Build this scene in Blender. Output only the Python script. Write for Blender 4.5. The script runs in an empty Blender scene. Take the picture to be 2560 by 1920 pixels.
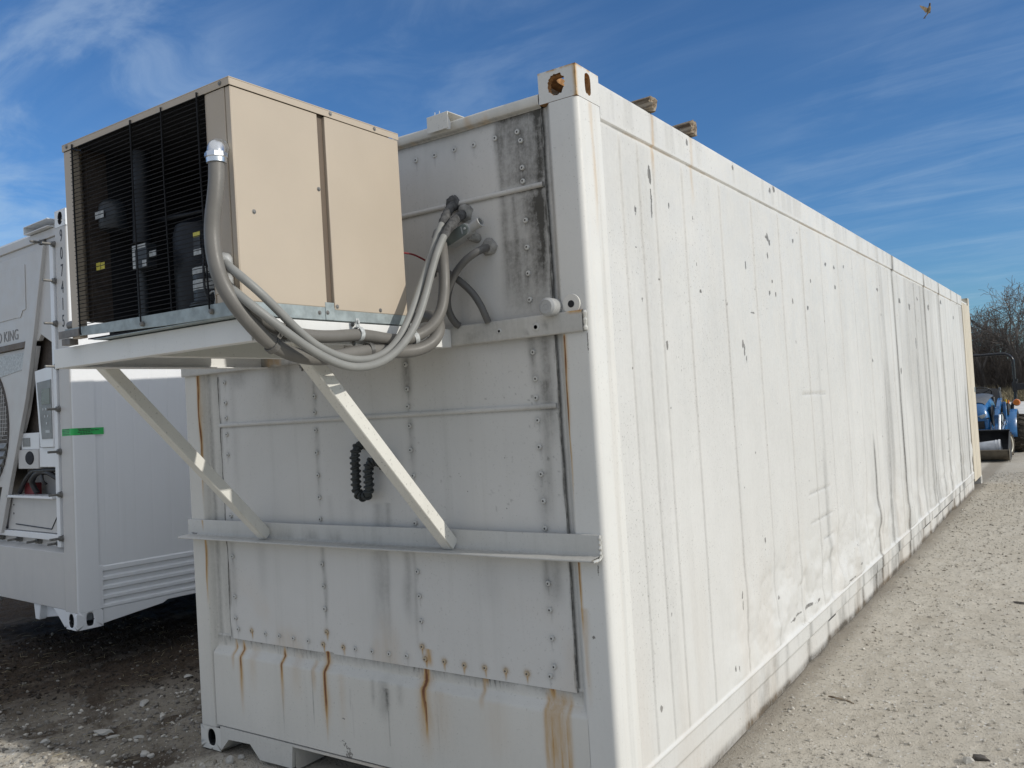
import bpy, bmesh, math, random
import numpy as np
from mathutils import Vector, Matrix, Euler
R = math.radians
random.seed(7)
S = bpy.context.scene
COL = S.collection

# ------------------------------------------------------------------ camera
CAM_LOC = (3.9112, -2.7166, 1.6576)
YAW, PITCH, ROLL = -0.5945, 0.0253, -0.0616
cyw, syw, cp, sp = math.cos(YAW), math.sin(YAW), math.cos(PITCH), math.sin(PITCH)
fw = Vector((syw * cp, cyw * cp, sp)); rt = Vector((cyw, -syw, 0)); up = rt.cross(fw)
rt2 = rt * math.cos(ROLL) + up * math.sin(ROLL); up2 = up * math.cos(ROLL) - rt * math.sin(ROLL)
cam = bpy.data.objects.new("camera", bpy.data.cameras.new("camera"))
COL.objects.link(cam)
cam.matrix_world = Matrix(((rt2.x, up2.x, -fw.x, CAM_LOC[0]), (rt2.y, up2.y, -fw.y, CAM_LOC[1]), (rt2.z, up2.z, -fw.z, CAM_LOC[2]), (0, 0, 0, 1)))
cam.data.sensor_width = 36.0
cam.data.lens = 2123.37 * 36 / 2560
cam.data.clip_start = 0.05; cam.data.clip_end = 2000
S.camera = cam

# ------------------------------------------------------------------ light
SUN_DIR = Vector((1.0, 0.124, 0.472)).normalized()          # towards the sun
EL = math.asin(SUN_DIR.z)
sun = bpy.data.objects.new("sun", bpy.data.lights.new("sun", 'SUN'))
COL.objects.link(sun)
sun.rotation_euler = SUN_DIR.to_track_quat('Z', 'Y').to_euler()
sun.data.energy = 2.8; sun.data.angle = R(0.55); sun.data.color = (1.0, 0.95, 0.87)
SKY_STRENGTH = 0.10
S.view_settings.view_transform = 'Standard'; S.view_settings.look = 'None'
S.view_settings.exposure = 0.0; S.view_settings.gamma = 1.0
S.render.engine = 'CYCLES'
S.cycles.max_bounces = 8; S.cycles.diffuse_bounces = 4


class NT:
    """small wrapper for building node trees"""
    def __init__(self, tree):
        self.t = tree; self.n = tree.nodes; self.n.clear()
    def node(self, typ, **kw):
        nd = self.n.new(typ)
        for k, v in kw.items():
            if k.startswith('i_'):
                k = k[2:]
                k = int(k) if k.isdigit() else k.replace('_', ' ')
                s = nd.inputs[k]
                if hasattr(v, 'is_linked') or isinstance(v, bpy.types.NodeSocket): self.t.links.new(v, s)
                else: s.default_value = v
            else: setattr(nd, k, v)
        return nd
    def link(self, a, b): self.t.links.new(a, b)
    def _in(self, s, v):
        if isinstance(v, bpy.types.NodeSocket): self.t.links.new(v, s)
        elif v is not None: s.default_value = v
    def math(self, op, a, b=None, c=None, clamp=False):
        nd = self.n.new('ShaderNodeMath'); nd.operation = op; nd.use_clamp = clamp
        for i, v in enumerate((a, b, c)):
            if v is not None: self._in(nd.inputs[i], v)
        return nd.outputs[0]
    def ramp(self, f, lo, hi, a=0.0, b=1.0, smooth=True):
        nd = self.n.new('ShaderNodeMapRange'); nd.interpolation_type = 'SMOOTHSTEP' if smooth else 'LINEAR'
        self._in(nd.inputs[0], f); self._in(nd.inputs[1], lo); self._in(nd.inputs[2], hi); self._in(nd.inputs[3], a); self._in(nd.inputs[4], b)
        return nd.outputs[0]
    def mix(self, f, a, b, blend='MIX'):
        nd = self.n.new('ShaderNodeMix'); nd.data_type = 'RGBA'; nd.blend_type = blend
        self._in(nd.inputs[0], f)
        for i, v in ((6, a), (7, b)):
            if isinstance(v, tuple) and len(v) == 3: v = (*v, 1)
            self._in(nd.inputs[i], v)
        return nd.outputs[2]
    def noise(self, vec, scale, detail=4, rough=0.55, dist=0.0):
        nd = self.n.new('ShaderNodeTexNoise')
        if vec is not None: self.t.links.new(vec, nd.inputs['Vector'])
        nd.inputs['Scale'].default_value = scale; nd.inputs['Detail'].default_value = detail
        nd.inputs['Roughness'].default_value = rough; nd.inputs['Distortion'].default_value = dist
        return nd.outputs['Fac']
    def mapping(self, vec, scale=(1, 1, 1), rot=(0, 0, 0), loc=(0, 0, 0)):
        nd = self.n.new('ShaderNodeMapping'); self.t.links.new(vec, nd.inputs[0])
        nd.inputs[1].default_value = loc; nd.inputs[2].default_value = rot; nd.inputs[3].default_value = scale
        return nd.outputs[0]


# ------------------------------------------------------------------ sky
W = bpy.data.worlds.new("World"); S.world = W; W.use_nodes = True
w = NT(W.node_tree)
sky = w.node('ShaderNodeTexSky', sky_type='NISHITA', sun_disc=False, sun_elevation=EL,
             sun_rotation=math.atan2(SUN_DIR.x, SUN_DIR.y), altitude=200, air_density=1.0, dust_density=0.6, ozone_density=2.2)
tc = w.node('ShaderNodeTexCoord')
sep = w.node('ShaderNodeSeparateXYZ', i_0=tc.outputs['Generated'])
dz = w.math('MAXIMUM', sep.outputs[2], 0.03)
inv = w.math('DIVIDE', 1.0, w.math('ADD', dz, 0.12))
cx_ = w.math('MULTIPLY', sep.outputs[0], inv); cy_ = w.math('MULTIPLY', sep.outputs[1], inv)
comb = w.node('ShaderNodeCombineXYZ', i_0=cx_, i_1=cy_)
P2 = comb.outputs[0]
# cirrus: long streaks of combed ice cloud
st = w.mapping(P2, scale=(0.8, 4.2, 1), rot=(0, 0, R(24)), loc=(2.3, 0.4, 0))
n1 = w.noise(st, 1.3, 9, 0.62, 0.7)
n2 = w.noise(w.mapping(P2, scale=(1, 1, 1), loc=(5.1, 2.0, 0)), 1.1, 3, 0.5, 0.2)
n3 = w.noise(w.mapping(P2, scale=(1.0, 1.5, 1), rot=(0, 0, R(20)), loc=(0.7, 3.3, 0)), 2.2, 9, 0.60, 0.8)
def lobe(d, a, b):
    nd = w.node('ShaderNodeVectorMath', operation='DOT_PRODUCT', i_0=tc.outputs['Generated'], i_1=Vector(d).normalized())
    return w.ramp(nd.outputs['Value'], a, b)
streak = w.math('MULTIPLY', w.ramp(n1, 0.36, 0.90), w.ramp(n2, 0.34, 0.62))
bank = w.math('MULTIPLY', w.ramp(n3, 0.33, 0.66), lobe((-0.85, 0.42, 0.33), 0.955, 0.995))
mid_ = w.math('MULTIPLY', w.ramp(n3, 0.40, 0.72), lobe((-0.56, 0.70, 0.42), 0.972, 0.997))
low_c = w.math('MULTIPLY', w.ramp(w.math('ADD', w.math('MULTIPLY', n1, 0.55), w.math('MULTIPLY', n3, 0.45)), 0.40, 0.72), lobe((-0.10, 0.98, 0.19), 0.965, 0.997))
cl = w.math('ADD', w.math('MULTIPLY', streak, 0.22), w.math('ADD', w.math('MULTIPLY', bank, 0.80), w.math('ADD', w.math('MULTIPLY', mid_, 0.30), w.math('MULTIPLY', low_c, 0.36))))
cl = w.math('MINIMUM', cl, 0.8)
skyc = w.mix(1.0, sky.outputs[0], (0.50, 0.82, 1.15), 'MULTIPLY')
cloudc = w.mix(0.6, w.mix(1.0, skyc, (1.9, 1.7, 1.4), 'MULTIPLY'), (3.5, 4.3, 5.8))
vis = w.mix(cl, skyc, cloudc)
# unseen bright cloud added as fill light overhead and behind the camera
fill_veil = w.math('MAXIMUM', w.ramp(sep.outputs[2], 0.48, 0.72), w.math('MULTIPLY', w.ramp(w.math('MULTIPLY', sep.outputs[1], -1.0), -0.05, 0.40), 0.55))
fill_veil = w.math('MAXIMUM', fill_veil, w.math('MULTIPLY', lobe((0.80, -0.05, 0.62), 0.55, 0.95), 0.9))  # extra bright lobe added round the sun as fill
fill_veil = w.math('MULTIPLY', fill_veil, w.ramp(w.noise(P2, 0.8, 6, 0.55, 0.4), 0.25, 0.6, 0.72, 1.0))
final = w.mix(fill_veil, vis, (7.3, 7.5, 7.9))
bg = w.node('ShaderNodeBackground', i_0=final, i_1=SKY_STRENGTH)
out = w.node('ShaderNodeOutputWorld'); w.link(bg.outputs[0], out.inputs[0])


# ------------------------------------------------------------------ materials
def new_mat(name):
    m = bpy.data.materials.new(name); m.use_nodes = True
    return m, NT(m.node_tree)

def finish(t, color, rough, metal=0.0, bump=None, bump_str=0.3, bump_dist=0.002, spec=0.5, coat=0.0):
    p = t.node('ShaderNodeBsdfPrincipled')
    t._in(p.inputs['Base Color'], (*color, 1) if isinstance(color, tuple) and len(color) == 3 else color)
    t._in(p.inputs['Roughness'], rough); t._in(p.inputs['Metallic'], metal)
    p.inputs['Specular IOR Level'].default_value = spec
    p.inputs['Coat Weight'].default_value = coat
    if bump is not None:
        b = t.node('ShaderNodeBump', i_Strength=bump_str, i_Distance=bump_dist); t.link(bump, b.inputs['Height'])
        t.link(b.outputs[0], p.inputs['Normal'])
    o = t.node('ShaderNodeOutputMaterial'); t.link(p.outputs[0], o.inputs[0])

def plain(name, color, rough=0.5, metal=0.0, var=0.15, scale=8.0, spec=0.5, bump=0.0, bscale=60, coat=0.0, dust=None):
    m, t = new_mat(name)
    co = t.node('ShaderNodeTexCoord').outputs['Object']
    n = t.noise(co, scale, 6, 0.6)
    c = t.mix(t.ramp(n, 0.3, 0.7, 0, 1), tuple(max(0, v * (1 - var)) for v in color), tuple(min(1, v * (1 + var)) for v in color))
    if dust:
        d = t.noise(co, scale * 0.5, 8, 0.7)
        c = t.mix(t.ramp(d, 0.45, 0.75, 0, dust[1]), c, dust[0])
    r = t.ramp(t.noise(co, scale * 2.3, 4), 0.3, 0.7, max(0.02, rough - 0.08), min(1, rough + 0.08))
    finish(t, c, r, metal, t.noise(co, bscale, 5) if bump else None, bump, 0.003, spec, coat)
    return m

def paint(name, color, rough=0.45, speck=0.0, grime=0.25, streak=0.2, mask=True, brushed=False, bumps=0.15):
    """old painted steel: base tint variation, faint run-off streaks, specks; mask attribute = dirt, rust, chips"""
    m, t = new_mat(name)
    co = t.node('ShaderNodeTexCoord').outputs['Object']
    low = t.noise(co, 1.3, 6, 0.6, 0.3)
    c = t.mix(t.ramp(low, 0.32, 0.7, 0, grime), color, tuple(v * k for v, k in zip(color, (0.80, 0.80, 0.78))))
    run = t.noise(t.mapping(co, scale=(14, 14, 0.55)), 1.0, 7, 0.65)
    c = t.mix(t.ramp(run, 0.50, 0.78, 0, streak), c, tuple(v * k for v, k in zip(color, (0.62, 0.62, 0.59))))
    if speck:
        sp_ = t.noise(co, 95, 3, 0.6); reg = t.noise(t.mapping(co, scale=(1, 1, 0.7)), 2.1, 4)
        f = t.math('MULTIPLY', t.ramp(sp_, 0.615, 0.68), t.ramp(reg, 0.40, 0.60, 0.15 * speck, speck))
        c = t.mix(f, c, (0.16, 0.15, 0.13))
    rough_s = t.ramp(t.noise(co, 9, 5), 0.3, 0.7, rough - 0.07, rough + 0.1)
    if mask:
        a = t.node('ShaderNodeAttribute', attribute_name='mask')
        sx = t.node('ShaderNodeSeparateColor', i_0=a.outputs['Color'])
        fine = t.noise(co, 55, 6, 0.7)
        fine2 = t.noise(t.mapping(co, scale=(60, 60, 9)), 1.0, 6, 0.7)
        d = t.math('MULTIPLY', sx.outputs[0], t.ramp(fine, 0.25, 0.72, 0.72, 1.1))
        d = t.math('MULTIPLY', d, t.ramp(fine2, 0.3, 0.7, 0.82, 1.1), clamp=True)
        c = t.mix(d, c, (0.075, 0.072, 0.064))
        ru = t.math('MULTIPLY', sx.outputs[1], t.ramp(fine2, 0.25, 0.7, 0.6, 1.15), clamp=True)
        rc = t.mix(t.ramp(ru, 0.45, 0.95), (0.46, 0.29, 0.12), (0.16, 0.055, 0.018))
        c = t.mix(t.ramp(ru, 0.0, 0.5, 0, 0.96, False), c, rc)
        rag = t.noise(t.mapping(co, scale=(1, 1, 0.8)), 120, 5, 0.75)
        ch = t.math('ADD', sx.outputs[2], t.math('MULTIPLY', t.math('SUBTRACT', rag, 0.5), t.ramp(sx.outputs[2], 0.02, 0.2, 0, 1.9)))
        ch = t.math('MULTIPLY', t.ramp(ch, 0.44, 0.54), 0.88)
        c = t.mix(ch, c, t.mix(t.ramp(fine2, 0.4, 0.6), (0.075, 0.072, 0.066), (0.20, 0.19, 0.175)))
        rough_s = t.math('ADD', rough_s, t.math('MULTIPLY', t.math('MAXIMUM', ru, d), 0.35), clamp=True)
    if brushed:
        b = t.noise(t.mapping(co, scale=(30, 30, 330)), 1.0, 4, 0.6)
    else:
        b = t.noise(co, 42, 6, 0.6)
    finish(t, c, rough_s, 0.0, b, bumps, 0.002, 0.4)
    return m

M = {}
M['white'] = paint('weathered_white_paint', (0.675, 0.67, 0.645), 0.5, 0.55, 0.24, 0.07)
M['white_end'] = paint('grimy_white_end_paint', (0.61, 0.60, 0.575), 0.55, 0.2, 0.32, 0.22, True, True, 0.2)
M['white_sill'] = paint('faded_white_sill_paint', (0.65, 0.635, 0.59), 0.55, 0.3, 0.3, 0.16)
M['white_post'] = paint('white_post_paint', (0.675, 0.67, 0.64), 0.5, 0.3, 0.2, 0.06)
M['white_frame'] = paint('white_bracket_paint', (0.72, 0.72, 0.70), 0.42, 0.25, 0.25, 0.18, False)
M['cream_frame'] = paint('cream_brace_paint', (0.70, 0.69, 0.64), 0.42, 0.4, 0.3, 0.2, False)
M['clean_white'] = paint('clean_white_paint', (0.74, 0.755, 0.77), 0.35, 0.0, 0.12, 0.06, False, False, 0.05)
M['dull_shaded'] = paint('dull_shaded_white_paint', (0.53, 0.52, 0.505), 0.42, 0.0, 0.2, 0.12, False, False, 0.05)  # dull panel paint, also the painted shade on post fronts
M['cream_post'] = paint('yellowed_white_paint', (0.66, 0.615, 0.51), 0.5, 0.4, 0.35, 0.3)
M['tan'] = plain('tan_sheet_metal_paint', (0.45, 0.385, 0.305), 0.45, 0, 0.03, 2.2, 0.35, 0.04, 300)
M['tan_dark'] = plain('tan_channel_paint', (0.115, 0.085, 0.06), 0.55, 0, 0.08, 5)
M['galv'] = plain('galvanised_steel', (0.30, 0.345, 0.35), 0.5, 0.2, 0.18, 26, 0.5, 0.1, 40)
M['galv_dirty'] = plain('rusty_galvanised_steel', (0.21, 0.20, 0.19), 0.6, 0.3, 0.3, 14, 0.4, 0.1, 40, 0, ((0.16, 0.09, 0.05), 0.8))
M['bright_metal'] = plain('zinc_fitting', (0.66, 0.68, 0.70), 0.28, 0.9, 0.12, 20)
M['bolt'] = plain('dull_zinc_bolt', (0.20, 0.195, 0.185), 0.5, 0.6, 0.25, 40)
M['black'] = plain('black_plastic', (0.018, 0.019, 0.021), 0.5, 0, 0.3, 10)
M['black_wire'] = plain('black_coated_wire', (0.013, 0.013, 0.014), 0.6, 0, 0.2, 10, 0.15)
M['cavity'] = plain('dark_cavity', (0.012, 0.013, 0.016), 0.8, 0, 0.3, 4)
M['navy'] = plain('dark_compressor_enamel', (0.006, 0.009, 0.014), 0.5, 0, 0.3, 6)
M['steelblue'] = plain('dull_tank_enamel', (0.030, 0.036, 0.043), 0.45, 0, 0.2, 6)
M['copper'] = plain('dull_copper_tube', (0.25, 0.12, 0.06), 0.45, 0.7, 0.3, 9)
M['sticker'] = plain('printed_white_sticker', (0.42, 0.44, 0.44), 0.5, 0, 0.25, 70)
M['sticker_yellow'] = plain('printed_yellow_sticker', (0.62, 0.55, 0.09), 0.5, 0, 0.12, 60)
M['conduit'] = plain('grey_pvc_conduit', (0.165, 0.158, 0.145), 0.46, 0, 0.10, 7, 0.3, 0.12, 140)
M['conduit_light'] = plain('pale_grey_pvc_conduit', (0.238, 0.240, 0.228), 0.46, 0, 0.10, 7, 0.3, 0.12, 140)
M['conduit_dark'] = plain('dark_grey_pvc_conduit', (0.10, 0.098, 0.094), 0.5, 0, 0.12, 7)
M['sealant'] = plain('cracked_sealant', (0.17, 0.168, 0.155), 0.8, 0, 0.6, 30)
M['tape'] = plain('grimy_foam_wrap', (0.085, 0.085, 0.085), 0.8, 0, 0.5, 40, 0.3, 0.5, 90)
M['fitting'] = plain('grey_pvc_fitting', (0.36, 0.365, 0.36), 0.42, 0, 0.1, 12)
M['putty'] = plain('grey_duct_putty', (0.27, 0.265, 0.25), 0.7, 0, 0.3, 30, 0.3, 0.7, 60)
M['cover_green'] = plain('grey_green_cover_plate', (0.15, 0.175, 0.165), 0.4, 0, 0.12, 14)
M['red_wire'] = plain('dark_red_wire', (0.22, 0.03, 0.035), 0.5)
M['hose'] = plain('black_ribbed_hose', (0.024, 0.028, 0.028), 0.55, 0, 0.3, 25)
M['wood'] = plain('grey_weathered_timber', (0.30, 0.245, 0.18), 0.85, 0, 0.4, 18, 0.2, 0.6, 70)
m, t = new_mat('split_grey_timber'); co = t.node('ShaderNodeTexCoord').outputs['Object']
gr = t.noise(t.mapping(co, scale=(3, 55, 55)), 1.0, 6, 0.7, 0.3); gr2 = t.noise(co, 30, 5)
c = t.mix(t.ramp(gr, 0.35, 0.65), (0.085, 0.06, 0.04), (0.36, 0.30, 0.225)); c = t.mix(t.ramp(gr2, 0.5, 0.7, 0, 0.5), c, (0.30, 0.29, 0.27))
finish(t, c, 0.9, 0, gr, 0.9, 0.006, 0.15); M['wood'] = m
M['rustc'] = plain('rusted_casting', (0.36, 0.20, 0.09), 0.85, 0, 0.45, 22, 0.2, 0.5, 60)
M['green'] = plain('green_tape', (0.03, 0.42, 0.10), 0.45, 0, 0.06, 8)
M['ink'] = plain('black_lettering', (0.035, 0.035, 0.037), 0.5)
M['ink_soft'] = plain('faded_brown_lettering', (0.20, 0.19, 0.18), 0.5)
M['grey_panel'] = plain('grey_control_panel', (0.20, 0.205, 0.20), 0.45)
M['screen'] = plain('dead_lcd', (0.13, 0.125, 0.09), 0.2)
M['brown_grid'] = plain('dark_brown_coil', (0.065, 0.052, 0.043), 0.6, 0, 0.3, 30)
M['red'] = plain('dark_red_plastic', (0.16, 0.012, 0.015), 0.5)
M['blue'] = plain('blue_tractor_paint', (0.013, 0.11, 0.29), 0.28, 0, 0.08, 5, 0.5, 0, 60, 0.5, ((0.12, 0.2, 0.3), 0.25))
M['blue_dark'] = plain('dark_blue_tractor_paint', (0.012, 0.07, 0.19), 0.35, 0, 0.1, 5)
M['hoodcap'] = plain('grey_hood_cap', (0.10, 0.105, 0.11), 0.4)
M['lamp'] = plain('headlamp_lens', (0.42, 0.45, 0.48), 0.12, 0.6, 0.2, 20)
M['rubber'] = plain('dusty_tyre_rubber', (0.055, 0.047, 0.038), 0.85, 0, 0.3, 12, 0.2, 0, 60, 0, ((0.17, 0.145, 0.11), 0.75))
M['rim'] = plain('cream_wheel_rim', (0.62, 0.60, 0.50), 0.45)
M['dusty'] = plain('dusty_bucket_steel', (0.17, 0.15, 0.12), 0.8, 0, 0.2, 9, 0.25, 0.2, 50)
M['amber'] = plain('amber_lens', (0.62, 0.17, 0.02), 0.2)
M['pail'] = plain('white_plastic_pail', (0.5, 0.515, 0.53), 0.4)
M['seat'] = plain('black_vinyl', (0.014, 0.015, 0.018), 0.35)
M['bark'] = plain('winter_bark', (0.10, 0.088, 0.078), 0.9, 0, 0.3, 2)
M['twig'] = plain('bare_twig', (0.135, 0.118, 0.104), 0.9, 0, 0.3, 0.7)
M['thicket'] = plain('thicket_stems', (0.085, 0.070, 0.058), 0.95, 0, 0.4, 0.5)
M['drygrass'] = plain('dry_winter_grass', (0.19, 0.162, 0.10), 0.9, 0, 0.35, 0.9)
M['straw'] = plain('bleached_straw', (0.42, 0.36, 0.22), 0.8, 0, 0.2, 5)
M['feather'] = plain('brown_feather', (0.16, 0.115, 0.06), 0.8, 0, 0.35, 30)
M['feather_dark'] = plain('dark_feather', (0.018, 0.018, 0.03), 0.6, 0, 0.3, 30)
M['aluminium'] = plain('bleached_aluminium_edge', (0.55, 0.54, 0.50), 0.45, 0.3, 0.15, 20)


# ------------------------------------------------------------------ mesh helpers
class MB:
    def __init__(self): self.v = []; self.f = []; self.m = []
    def add(self, vs, fs, mi=0):
        o = len(self.v); self.v += [tuple(p) for p in vs]; self.f += [tuple(i + o for i in f) for f in fs]; self.m += [mi] * len(fs); return self
    def box(self, x0, x1, y0, y1, z0, z1, mi=0):
        vs = [(x, y, z) for x in (x0, x1) for y in (y0, y1) for z in (z0, z1)]
        return self.add(vs, [(0, 1, 3, 2), (4, 6, 7, 5), (0, 4, 5, 1), (2, 3, 7, 6), (0, 2, 6, 4), (1, 5, 7, 3)], mi)
    def obox(self, c, ax, ay, az, mi=0):
        c, ax, ay, az = map(Vector, (c, ax, ay, az))
        vs = [c + ax * i + ay * j + az * k for i in (-1, 1) for j in (-1, 1) for k in (-1, 1)]
        return self.add(vs, [(0, 1, 3, 2), (4, 6, 7, 5), (0, 4, 5, 1), (2, 3, 7, 6), (0, 2, 6, 4), (1, 5, 7, 3)], mi)
    def bar(self, a, b, w, h, side=(1, 0, 0), mi=0):
        a, b = Vector(a), Vector(b); d = (b - a); s = Vector(side); s = (s - d.normalized() * s.dot(d.normalized())).normalized()
        u = d.normalized().cross(s)
        return self.obox((a + b) / 2, s * w / 2, d / 2, u * h / 2, mi)
    def tube(self, pts, r, n=10, cap=True, mi=0):
        pts = [Vector(p) for p in pts]; rs = r if isinstance(r, (list, tuple)) else [r] * len(pts)
        ref = None; rings = []
        for i, p in enumerate(pts):
            d = (pts[min(i + 1, len(pts) - 1)] - pts[max(i - 1, 0)]).normalized()
            if ref is None: ref = d.orthogonal().normalized()
            ref = (ref - d * ref.dot(d)); ref = ref.normalized() if ref.length > 1e-6 else d.orthogonal().normalized()
            b = d.cross(ref)
            rings.append([p + (ref * math.cos(2 * math.pi * k / n) + b * math.sin(2 * math.pi * k / n)) * rs[i] for k in range(n)])
        vs = [q for ring in rings for q in ring]; fs = []
        for i in range(len(pts) - 1):
            for k in range(n): fs.append((i * n + k, i * n + (k + 1) % n, (i + 1) * n + (k + 1) % n, (i + 1) * n + k))
        if cap: fs.append(tuple(reversed(range(n)))); fs.append(tuple((len(pts) - 1) * n + k for k in range(n)))
        return self.add(vs, fs, mi)
    def cyl(self, a, b, r, n=16, mi=0, r2=None): return self.tube([a, b], [r, r if r2 is None else r2], n, True, mi)
    def lathe(self, prof, origin=(0, 0, 0), axis='Z', n=24, mi=0):
        vs = []; fs = []; o = Vector(origin); idx = []
        for (r, h) in prof:
            row = []
            for k in range(n if r > 1e-6 else 1):
                a = 2 * math.pi * k / n; p = (r * math.cos(a), r * math.sin(a), h)
                if axis == 'X': p = (p[2], p[0], p[1])
                elif axis == 'Y': p = (p[0], p[2], p[1])
                row.append(len(vs)); vs.append(o + Vector(p))
            idx.append(row)
        for a_, b_ in zip(idx, idx[1:]):
            for k in range(n):
                k2 = (k + 1) % n
                if len(a_) > 1 and len(b_) > 1: fs.append((a_[k], a_[k2], b_[k2], b_[k]))
                elif len(a_) > 1: fs.append((a_[k], a_[k2], b_[0]))
                elif len(b_) > 1: fs.append((a_[0], b_[k2], b_[k]))
        if len(idx[0]) > 1: fs.append(tuple(reversed(idx[0])))
        if len(idx[-1]) > 1: fs.append(tuple(idx[-1]))
        return self.add(vs, fs, mi)
    def prism(self, poly, a0, a1, axis='x', mi=0):
        """poly of 2-D points extruded between a0 and a1 along axis"""
        def P(u, v, a): return {'x': (a, u, v), 'y': (u, a, v), 'z': (u, v, a)}[axis]
        n = len(poly); vs = [P(u, v, a0) for u, v in poly] + [P(u, v, a1) for u, v in poly]
        fs = [tuple(range(n)), tuple(reversed(range(n, 2 * n)))] + [(i, i + n, (i + 1) % n + n, (i + 1) % n) for i in range(n)]
        return self.add(vs, fs, mi)
    def plate_hole(self, o, u, v, nrm, w, h, cx, cy, rx, ry, th, mi=0, mi_in=None, n=32, squash=3.0, jag=0.0):
        """w x h plate with an oval hole; o = corner, u,v in-plane, nrm outward; inner rim th deep"""
        o, u, v, nrm = map(Vector, (o, u, v, nrm)); outr = []; inn = []
        angs = sorted([2 * math.pi * k / n for k in range(n)] + [math.atan2(y - cy, x - cx) % (2 * math.pi) for x in (0, w) for y in (0, h)])
        for a in angs:
            c, s = math.cos(a), math.sin(a)
            tt = min([t for t in ((w - cx) / c if c > 1e-9 else 9, -cx / c if c < -1e-9 else 9, (h - cy) / s if s > 1e-9 else 9, -cy / s if s < -1e-9 else 9)])
            outr.append(o + u * (cx + c * tt) + v * (cy + s * tt))
            k = (abs(c / rx) ** squash + abs(s / ry) ** squash) ** (-1 / squash) * (1 + random.uniform(-jag, jag))
            inn.append(o + u * (cx + c * k) + v * (cy + s * k))
        N = len(angs); back = [p - nrm * th for p in inn]; outb = [p - nrm * th for p in outr]
        vs = outr + inn + back + outb
        fs = [(i, (i + 1) % N, N + (i + 1) % N, N + i) for i in range(N)]
        self.add(vs, fs, mi)
        self.add(vs, [(N + i, N + (i + 1) % N, 2 * N + (i + 1) % N, 2 * N + i) for i in range(N)], mi if mi_in is None else mi_in)
        return self.add(vs, [(3 * N + i, 2 * N + i, 2 * N + (i + 1) % N, 3 * N + (i + 1) % N) for i in range(N)], mi if mi_in is None else mi_in)
    def build(self, name, mats, parent=None, smooth=None, bevel=0.0, fix=True):
        me = bpy.data.meshes.new(name); me.from_pydata(self.v, [], self.f); me.validate()
        if not isinstance(mats, (list, tuple)): mats = [mats]
        for m in mats: me.materials.append(m)
        if len(me.polygons) == len(self.m): me.polygons.foreach_set('material_index', self.m)
        if fix:
            bm = bmesh.new(); bm.from_mesh(me); bmesh.ops.recalc_face_normals(bm, faces=bm.faces); bm.to_mesh(me); bm.free()
        o = bpy.data.objects.new(name, me); COL.objects.link(o)
        if parent: o.parent = parent
        if bevel:
            b = o.modifiers.new('bevel', 'BEVEL'); b.width = bevel; b.segments = 2; b.limit_method = 'ANGLE'; b.angle_limit = R(40)
        if smooth or bevel:
            for p in me.polygons: p.use_smooth = True
            me.set_sharp_from_angle(angle=R(smooth or 38))
        return o

def grid_obj(name, P, mat, parent=None, mask=None, flip=False, smooth=True):
    """P: nu x nv x 3 array -> one mesh"""
    P = np.asarray(P, dtype=np.float32); nu, nv = P.shape[:2]
    me = bpy.data.meshes.new(name)
    me.vertices.add(nu * nv); me.vertices.foreach_set('co', P.reshape(-1))
    i = np.arange(nu - 1)[:, None] * nv + np.arange(nv - 1)[None]
    q = np.stack([i, i + nv, i + nv + 1, i + 1], -1).reshape(-1, 4)
    if flip: q = q[:, ::-1]
    nf = len(q); me.loops.add(nf * 4); me.polygons.add(nf)
    me.polygons.foreach_set('loop_start', np.arange(nf) * 4); me.loops.foreach_set('vertex_index', q.reshape(-1).astype(np.int32))
    me.polygons.foreach_set('use_smooth', np.full(nf, smooth))
    me.update(calc_edges=True)
    if mask is not None:
        a = me.attributes.new('mask', 'FLOAT_COLOR', 'POINT')
        mk = np.ones((nu * nv, 4), np.float32); mk[:, :3] = np.clip(np.asarray(mask).reshape(-1, 3), 0, 1.3); a.data.foreach_set('color', mk.reshape(-1))
    me.materials.append(mat)
    o = bpy.data.objects.new(name, me); COL.objects.link(o)
    if parent: o.parent = parent
    return o

def add_mask(o, fn):
    """point mask on an already built mesh; fn(x,y,z) arrays -> (dirt, rust, chip)"""
    me = o.data; n = len(me.vertices); c = np.empty(n * 3, np.float32); me.vertices.foreach_get('co', c); c = c.reshape(-1, 3)
    d, r, k = fn(c[:, 0], c[:, 1], c[:, 2])
    mk = np.ones((n, 4), np.float32); mk[:, 0] = d; mk[:, 1] = r; mk[:, 2] = k
    a = me.attributes.new('mask', 'FLOAT_COLOR', 'POINT'); a.data.foreach_set('color', np.clip(mk, 0, 1.3).reshape(-1))

def _h(i, j, s):
    v = np.sin(i * 127.1 + j * 311.7 + s * 74.7) * 43758.5453
    return v - np.floor(v)
def vnoise(x, y, s=0):
    xi = np.floor(x); yi = np.floor(y); fx = x - xi; fy = y - yi
    fx = fx * fx * (3 - 2 * fx); fy = fy * fy * (3 - 2 * fy)
    a = _h(xi, yi, s); b = _h(xi + 1, yi, s); c = _h(xi, yi + 1, s); d = _h(xi + 1, yi + 1, s)
    return a + (b - a) * fx + (c - a) * fy + (a - b - c + d) * fx * fy
def fbm(x, y, s=0, o=4):
    r = 0; a = 0.5
    for k in range(o): r = r + a * vnoise(x * 2 ** k, y * 2 ** k, s + k * 13); a *= 0.5
    return r / (1 - 0.5 ** o)
def sstep(x, a, b):
    t = np.clip((x - a) / (b - a), 0, 1); return t * t * (3 - 2 * t)

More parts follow.
